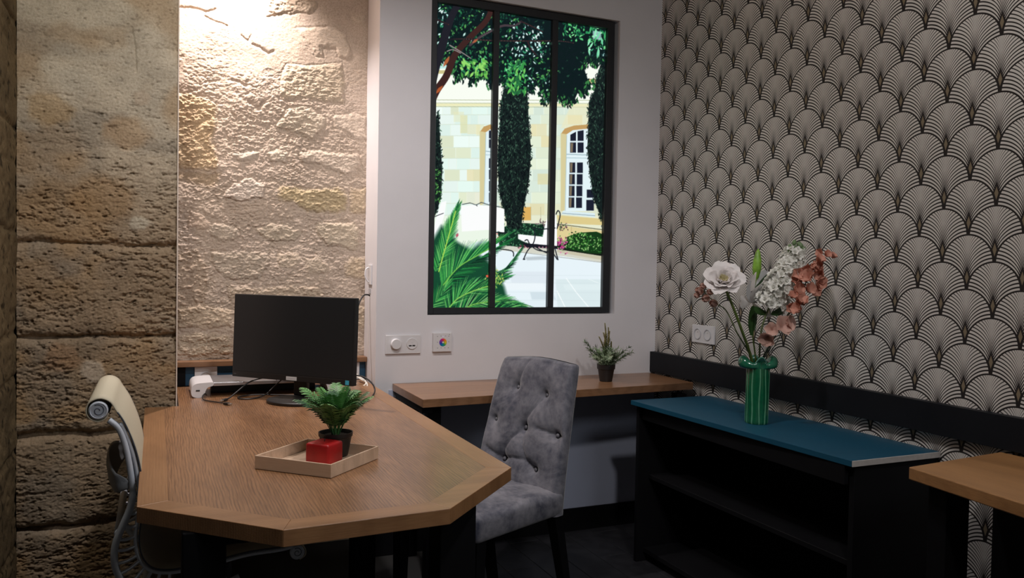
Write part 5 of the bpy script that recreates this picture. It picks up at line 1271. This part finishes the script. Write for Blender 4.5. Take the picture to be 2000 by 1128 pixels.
f6 = tag(empty('salmon_spray', tuple(c)), 'low pair of wide pale salmon blossoms hanging just above the right vase rim', 'flower')
stem(f6, [bot, mouth + CR * .014, at_depth(1508, 668, 2.93), at_depth(1528, 628, 2.90), at_depth(1548, 602, 2.89)], .0022, std)
for (x_, y_, s_, dx, dz) in [(1524, 634, 1.15, .2, .3), (1534, 626, .9, .8, .2), (1500, 650, .95, -.5, -.6), (1508, 640, .8, -.3, .2)]:
    put('blossom', pk2[rr.randrange(2)], orient(at_depth(x_, y_ + 5, 2.895), CR * dx + Vector((0, 0, dz)) + toward * .8, rr.uniform(0, 6)) @ Matrix.Scale(s_, 4), f6)
# 7 loose thin dark stems
for k, (x0_, x1_, y1_, dd, who) in enumerate([(1500, 1530, 610, 2.95, 'left'), (1506, 1552, 600, 2.94, 'right')]):
    tag(tube('twig', catmull([bot + CR * (.004 * k), mouth + CR * (.018 + .006 * k), at_depth(x0_ + 4, 680, 2.96), at_depth((x0_ + x1_) / 2, 645, dd), at_depth(x1_, y1_, dd)], 6), .0014, std, n=6),
        'thin bare dark twig standing in the green vase, the %s one of two' % who, 'twig')

# ================================================================== grey tufted chair
vel, nt, b_ = nt_new('grey_velvet'); L = nt.links.new; tc = nt.nodes.new('ShaderNodeTexCoord')
n1 = nt.nodes.new('ShaderNodeTexNoise'); n1.inputs['Scale'].default_value = 9; n1.inputs['Detail'].default_value = 6; n1.inputs['Roughness'].default_value = .65; n1.inputs['Distortion'].default_value = .6; L(tc.outputs['Object'], n1.inputs['Vector'])
n2 = nt.nodes.new('ShaderNodeTexNoise'); n2.inputs['Scale'].default_value = 50; n2.inputs['Detail'].default_value = 4; L(tc.outputs['Object'], n2.inputs['Vector'])
ad = nt.nodes.new('ShaderNodeMath'); ad.operation = 'MULTIPLY_ADD'; ad.inputs[1].default_value = .35; L(n2.outputs['Fac'], ad.inputs[0]); L(n1.outputs['Fac'], ad.inputs[2])
rp = nt.nodes.new('ShaderNodeValToRGB'); rp.color_ramp.elements[0].position = .48; rp.color_ramp.elements[1].position = .84; rp.color_ramp.elements[0].color = (0.040, 0.044, 0.066, 1); rp.color_ramp.elements[1].color = (0.19, 0.188, 0.215, 1)
L(ad.outputs[0], rp.inputs['Fac']); L(rp.outputs['Color'], b_.inputs['Base Color']); b_.inputs['Roughness'].default_value = .8; b_.inputs['Sheen Weight'].default_value = .35; b_.inputs['Sheen Roughness'].default_value = .4; b_.inputs['Specular IOR Level'].default_value = .15
bp = nt.nodes.new('ShaderNodeBump'); bp.inputs['Strength'].default_value = .25; bp.inputs['Distance'].default_value = .004; L(n1.outputs['Fac'], bp.inputs['Height']); L(bp.outputs['Normal'], b_.inputs['Normal'])
ph = 0.42
gc = tag(empty('dining_chair', (1.197, 2.696, 0), math.atan2(math.cos(ph), -math.sin(ph))), 'grey velvet dining chair with button-tufted back between desk and wall shelf', 'chair')
ZB, ZT = 0.392, 0.915
BUT = [(-.20, .80), (.20, .775), (-.40, .555), (.0, .535), (.40, .52), (-.20, .295), (.20, .27)]
CRS = [[(.20, .775), (.10, .68), (.02, .60), (.0, .535)], [(.0, .535), (-.12, .45), (-.19, .37), (-.20, .295)], [(.0, .535), (.03, .42), (.10, .33), (.20, .27)], [(-.20, .80), (-.17, .88), (-.10, .99)],
       [(.40, .52), (.50, .52)], [(-.20, .295), (-.08, .32), (.06, .33), (.20, .27)], [(-.20, .295), (-.34, .335), (-.42, .36)], [(.40, .52), (.28, .54), (.18, .55)]]
def half(t): return (.204 - .030 * t) + .004 * math.sin(math.pi * t)
def yoff(t): return -(.015 * t + .105 * t ** 1.35)
def disp(a, t):
    h_ = .535; wv = .39; d = 0.0
    for ba, bt in BUT:
        q = math.hypot((a - ba) * wv, (t - bt) * h_); d += .012 * math.exp(-(q / .013) ** 2) + .014 * math.exp(-(q / .042) ** 2)
    for P in CRS:
        m_ = 9
        for (x0_, y0_), (x1_, y1_) in zip(P[:-1], P[1:]):
            ex, ey = (x1_ - x0_) * wv, (y1_ - y0_) * h_; u_, v_ = (a - x0_) * wv, (t - y0_) * h_; s_ = max(0, min(1, (u_ * ex + v_ * ey) / (ex * ex + ey * ey))); m_ = min(m_, math.hypot(u_ - ex * s_, v_ - ey * s_))
        d += .0050 * math.exp(-(m_ / .0035) ** 2) + .0050 * math.exp(-(m_ / .016) ** 2)
    return d
V, Fc = [], []; NZ, NF = 92, 72; rings = 0; th = .064
def crest(a): return -.005 * (abs(a * 2) ** 2.5) + .004 * math.cos(a * 6)
for j in range(NZ + 8):
    if j <= NZ: t = j / NZ; shr = 0
    else: q = (j - NZ) / 8; t = 1; shr = q
    top_r = 1 - max(0, (t - .955) / .045) ** 2 * .25
    ring_ = []
    hw = half(t); rr_ = .016
    for i in range(NF + 1):
        a = (i / NF - .5); xl = a * 2 * (hw - rr_ * (1 - 1)) ; fall = max(0, (abs(a) * 2 * hw - (hw - rr_)) / rr_)
        y = -rr_ * (1 - math.sqrt(max(0, 1 - fall * fall))) - disp(a, t) * (1 - fall) + .006 * math.cos(a * math.pi)
        ring_.append((-xl, y))
    for k in range(1, 5): ring_.append((-(hw + .001), -rr_ - (th - 2 * rr_) * k / 5))
    for i in range(9):
        a = .5 - i / 8; fall = max(0, (abs(a) * 2 * hw - (hw - rr_)) / rr_); ring_.append((-a * 2 * hw, -th + rr_ * (1 - math.sqrt(max(0, 1 - fall * fall)))))
    for k in range(1, 5): ring_.append((hw + .001, -th + rr_ + (th - 2 * rr_) * k / 5))
    for x_, y_ in ring_:
        z = ZB + (ZT - ZB) * t; a = -x_ / (2 * hw); z += crest(a) * t ** 3
        ym = -th / 2
        if t > .93 or shr:
            q = max(0, (t - .93) / .07); f_ = 1 - .22 * q * q
            if shr: f_ = .78 * math.cos(shr * math.pi / 2) ; z += .010 * math.sin(shr * math.pi / 2); x_ *= 1 - .03 * shr
            y_ = ym + (y_ - ym) * f_
        V.append((x_, y_ + yoff(t), z))
nr = len(ring_)
for j in range(NZ + 7):
    for i in range(nr): k = (i + 1) % nr; Fc.append((j * nr + i, j * nr + k, (j + 1) * nr + k, (j + 1) * nr + i))
Fc.append(tuple(range(nr)))
o = mesh('backrest', V, Fc, vel, gc, True)
butg = lathe_geo([(.0075, -.002), (.0078, .001), (.0055, .0035), (0, .0045)], 16)
bme2 = bpy.data.meshes.new('button'); bme2.from_pydata(butg[0], [], butg[1]); bme2.update(); bme2.shade_smooth(); bme2.materials.append(plain('button_grey', (0.12, 0.12, 0.14), .6))
for ba, bt in BUT:
    o = bpy.data.objects.new('button', bme2); COL.objects.link(o); o.parent = gc
    o.location = (-ba * 2 * half(bt), yoff(bt) - .0215, ZB + (ZT - ZB) * bt); o.rotation_euler = (math.radians(-90 + 14), 0, 0)
# seat
bm = bmesh.new(); bm_box(bm, (-.208, -.055, .392), (.208, .400, .478), .022, 4)
bmesh.ops.subdivide_edges(bm, edges=[e for e in bm.edges if e.calc_length() > .1], cuts=10, use_grid_fill=True)
for v in bm.verts:
    u_, w_ = v.co.x / .208, (v.co.y - .17) / .23
    if v.co.z > .44: v.co.z += .014 * max(0, 1 - u_ * u_) * max(0, 1 - w_ * w_) + .003 * math.sin(v.co.x * 40 + v.co.y * 23)
    v.co.x *= 1 + .05 * (v.co.y + .05) / .45
o = bm_obj('seat', bm, vel, gc); smooth_angle(o.data, 50)
def leg(x0_, y0_, x1_, y1_, ztop, r0, r1):
    bm = bmesh.new(); vs_ = []
    for (x_, y_, z_, r_) in ((x0_, y0_, ztop, r0), (x1_, y1_, 0.0005, r1)): vs_.append([bm.verts.new((x_ + sx * r_, y_ + sy * r_, z_)) for sx, sy in ((-1, -1), (1, -1), (1, 1), (-1, 1))])
    bm.faces.new(vs_[0]); bm.faces.new(vs_[1][::-1])
    for i in range(4): bm.faces.new((vs_[0][i], vs_[1][i], vs_[1][(i + 1) % 4], vs_[0][(i + 1) % 4]))
    return bm_obj('leg', bm, MAT['black_metal'], gc)
for s in (-1, 1): leg(s * .178, -.030, s * .188, -.115, .393, .021, .015); leg(s * .185, .365, s * .185, .372, .394, .021, .015)

# ================================================================== office chair (mesh sling chair)
fr = plain('chair_frame_grey', (0.55, 0.60, 0.68), .38, noise=.06, nscale=15); slg, nt, b_ = nt_new('sling_mesh_cream')
b_.inputs['Base Color'].default_value = (0.52, 0.47, 0.35, 1); b_.inputs['Roughness'].default_value = .7
tc = nt.nodes.new('ShaderNodeTexCoord'); ck = nt.nodes.new('ShaderNodeTexChecker'); ck.inputs['Scale'].default_value = 700; ck.inputs['Color1'].default_value = (.58, .53, .41, 1); ck.inputs['Color2'].default_value = (.44, .40, .29, 1)
nt.links.new(tc.outputs['Object'], ck.inputs['Vector']); nt.links.new(ck.outputs['Color'], b_.inputs['Base Color'])
Y0, Y1 = 2.170, 2.600
oc = tag(empty('office_chair', (0.13, 2.39, 0)), 'pale mesh office chair with rolled top and ribbed grey frame left of the desk', 'chair')
SP = [(.325, .488), (.322, .503), (.330, .520), (.345, .5245), (.362, .516), (.367, .500), (.358, .485), (.345, .480)]
seatp = [(.300, .521), (.220, .518), (.140, .506), (.070, .498), (.020, .499), (-.012, .513), (-.031, .545), (-.036, .590), (-.030, .640), (-.028, .695), (-.034, .755), (-.047, .812), (-.068, .868), (-.088, .903), (-.102, .925), (-.124, .934), (-.146, .925), (-.153, .905), (-.146, .887), (-.128, .878), (-.112, .884), (-.104, .898)]
prof = [(x_, 0, z_) for x_, z_ in ([(.352, .482), (.366, .492), (.366, .508), (.354, .522), (.335, .525)] + seatp)]
PR = catmull(prof, 6)
V, Fc = [], []; n = len(PR); NYs = 8
for i, p in enumerate(PR):
    t = (PR[min(i + 1, n - 1)] - PR[max(i - 1, 0)]).normalized(); nm = Vector((-t.z, 0, t.x)) * .0014
    for k in range(NYs + 1): V.append(p + nm + Vector((0, Y0 + (Y1 - Y0) * k / NYs, 0)))
    for k in range(NYs + 1): V.append(p - nm + Vector((0, Y0 + (Y1 - Y0) * k / NYs, 0)))
w2 = 2 * (NYs + 1)
for i in range(n - 1):
    for k in range(NYs): a = i * w2 + k; Fc.append((a, a + 1, a + 1 + w2, a + w2)); a += NYs + 1; Fc.append((a, a + w2, a + 1 + w2, a + 1))
    a = i * w2; Fc.append((a, a + w2, a + w2 + NYs + 1, a + NYs + 1)); a += NYs; Fc.append((a, a + NYs + 1, a + w2 + NYs + 1, a + w2))
rel(mesh('sling', V, Fc, slg, None, True), oc)
outer = [(-.104, .880), (-.082, .858), (-.067, .815), (-.057, .760), (-.051, .705), (-.055, .665), (-.072, .620), (-.087, .580), (-.091, .540), (-.082, .500), (-.058, .462), (-.020, .436), (.030, .424), (.090, .424), (.150, .436), (.200, .455)]
for yy, nm in ((Y0 + .004, 'near'), (Y1 - .004, 'far')):
    O = catmull([(x_, yy, z_) for x_, z_ in outer], 6)
    rel(tube('side_spine', O, [.0085 if i < 26 else .0095 for i in range(len(O))], fr, None, 10, up=Vector((0, 1, 0)), sx=.9, sy=1.0), oc)
    I = [p + Vector((0, yy, 0)) for p in PR]
    # rail hugging the back of the sling
    off2 = []
    for i, p in enumerate(PR[24:104]):
        j = i + 24; t = (PR[j + 1] - PR[j - 1]).normalized(); nn_ = Vector((t.z, 0, -t.x))
        c_ = nn_ if (p + nn_ * .01 - Vector((.15, 0, .75))).length > (p - Vector((.15, 0, .75))).length else -nn_
        off2.append(p + c_ * .0085 + Vector((0, yy, 0)))
    rel(tube('sling_rail', off2, .0048, fr, None, 8, up=Vector((0, 1, 0)), sx=1.0, sy=1.15), oc)
    # black clamping strip
    rel(tube('edge_strip', [p + Vector((0, yy - (.004 if nm == 'near' else -.004), 0)) for p in PR[20:108]], .0022, plain('strip_dark', (.05, .06, .08), .5), None, 6), oc)
    # ribs between spine and rail
    lo = [o_ for o_ in O]; N1 = len(lo)
    for q in range(13):
        f = q / 12; a = lo[int((.36 + .60 * f) * (N1 - 1))]
        b2 = min(off2, key=lambda s_: (s_ - a).length)
        mid = (a + b2) / 2 + Vector((0, 0, -.004))
        rel(tube('rib', catmull([a, mid, b2], 4), .0042, fr, None, 6, sx=1.3), oc)
    for (cx, cz, r_) in ((-.1265, .9055, .0215), (.345, .502, .0185)):
        s_ = -1 if nm == 'near' else 1; m = face_mtx((cx, yy + s_ * .0035, cz), (0, s_, 0))
        o = rel(mesh('roll_cap', *ring([(r_, -.006), (r_, .003), (r_ * .85, .0055), (r_ * .80, .0035), (0, .0035)], 32, m), fr), oc); smooth_angle(o.data, 35)
        sc_ = [m @ Vector((r_ * (.15 + .55 * k / 20) * math.cos(k * .42), r_ * (.15 + .55 * k / 20) * math.sin(k * .42), .0045)) for k in range(21)]
        sub(tube('cap_groove', sc_, .0011, plain('groove', (.10, .12, .16), .5), None, 5), o)
# cross bars, lumbar pad
V, Fc = [], []
for i in range(29):
    v = i / 28; yy = Y0 + .002 + (Y1 - Y0 - .004) * v; bul = (math.sin(math.pi * v) ** .32); hh = .012 + .034 * math.sin(math.pi * v) ** .5
    for k in range(9): u = k / 8 * 2 - 1; V.append((-.056 - .060 * bul * (1 - .22 * u * u) - .012 * (u > 0) * u, yy, .722 + u * hh))
for i in range(28):
    for k in range(8): a = i * 9 + k; Fc.append((a, a + 1, a + 10, a + 9))
o = rel(mesh('lumbar_pad', V, Fc, plain('pad_grey', (.30, .31, .33), .45), None, True), oc)
md = o.modifiers.new('thickness', 'SOLIDIFY'); md.thickness = .004
for x_, z_ in ((-.020, .438), (.150, .438), (-.083, .60)): rel(tube('cross_bar', [(x_, Y0 + .006, z_), (x_, Y1 - .006, z_)], .009, fr, None, 10), oc)
rel(lathe('tilt_mechanism', [(.0, .355), (.07, .36), (.08, .40), (.075, .43), (0, .432)], MAT['bezel'], None, 24, (.12, 2.385, 0)), oc)
rel(lathe('gas_column', [(.026, .10), (.026, .25), (.016, .25), (.016, .356)], MAT['bezel'], None, 20, (.12, 2.385, 0)), oc)
for k in range(5):
    a = k * 1.2566 + .3; d = Vector((math.cos(a), math.sin(a), 0)); c_ = Vector((.12, 2.385, 0))
    arm = rel(tube('base_arm', [c_ + Vector((0, 0, .105)), c_ + d * .14 + Vector((0, 0, .09)), c_ + d * .27 + Vector((0, 0, .072))], [.022, .017, .012], fr, None, 10, sx=1.0, sy=.7), oc)
    m = Matrix.Translation(c_ + d * .27 + Vector((0, 0, .0275))) @ Matrix.Rotation(a, 4, 'Z') @ Matrix.Rotation(math.pi / 2, 4, 'X')
    o = sub(mesh('caster', *ring([(.0, -.018), (.024, -.018), (.027, -.012), (.027, .012), (.024, .018), (0, .018)], 20, m), MAT['bezel']), arm); smooth_angle(o.data, 40)
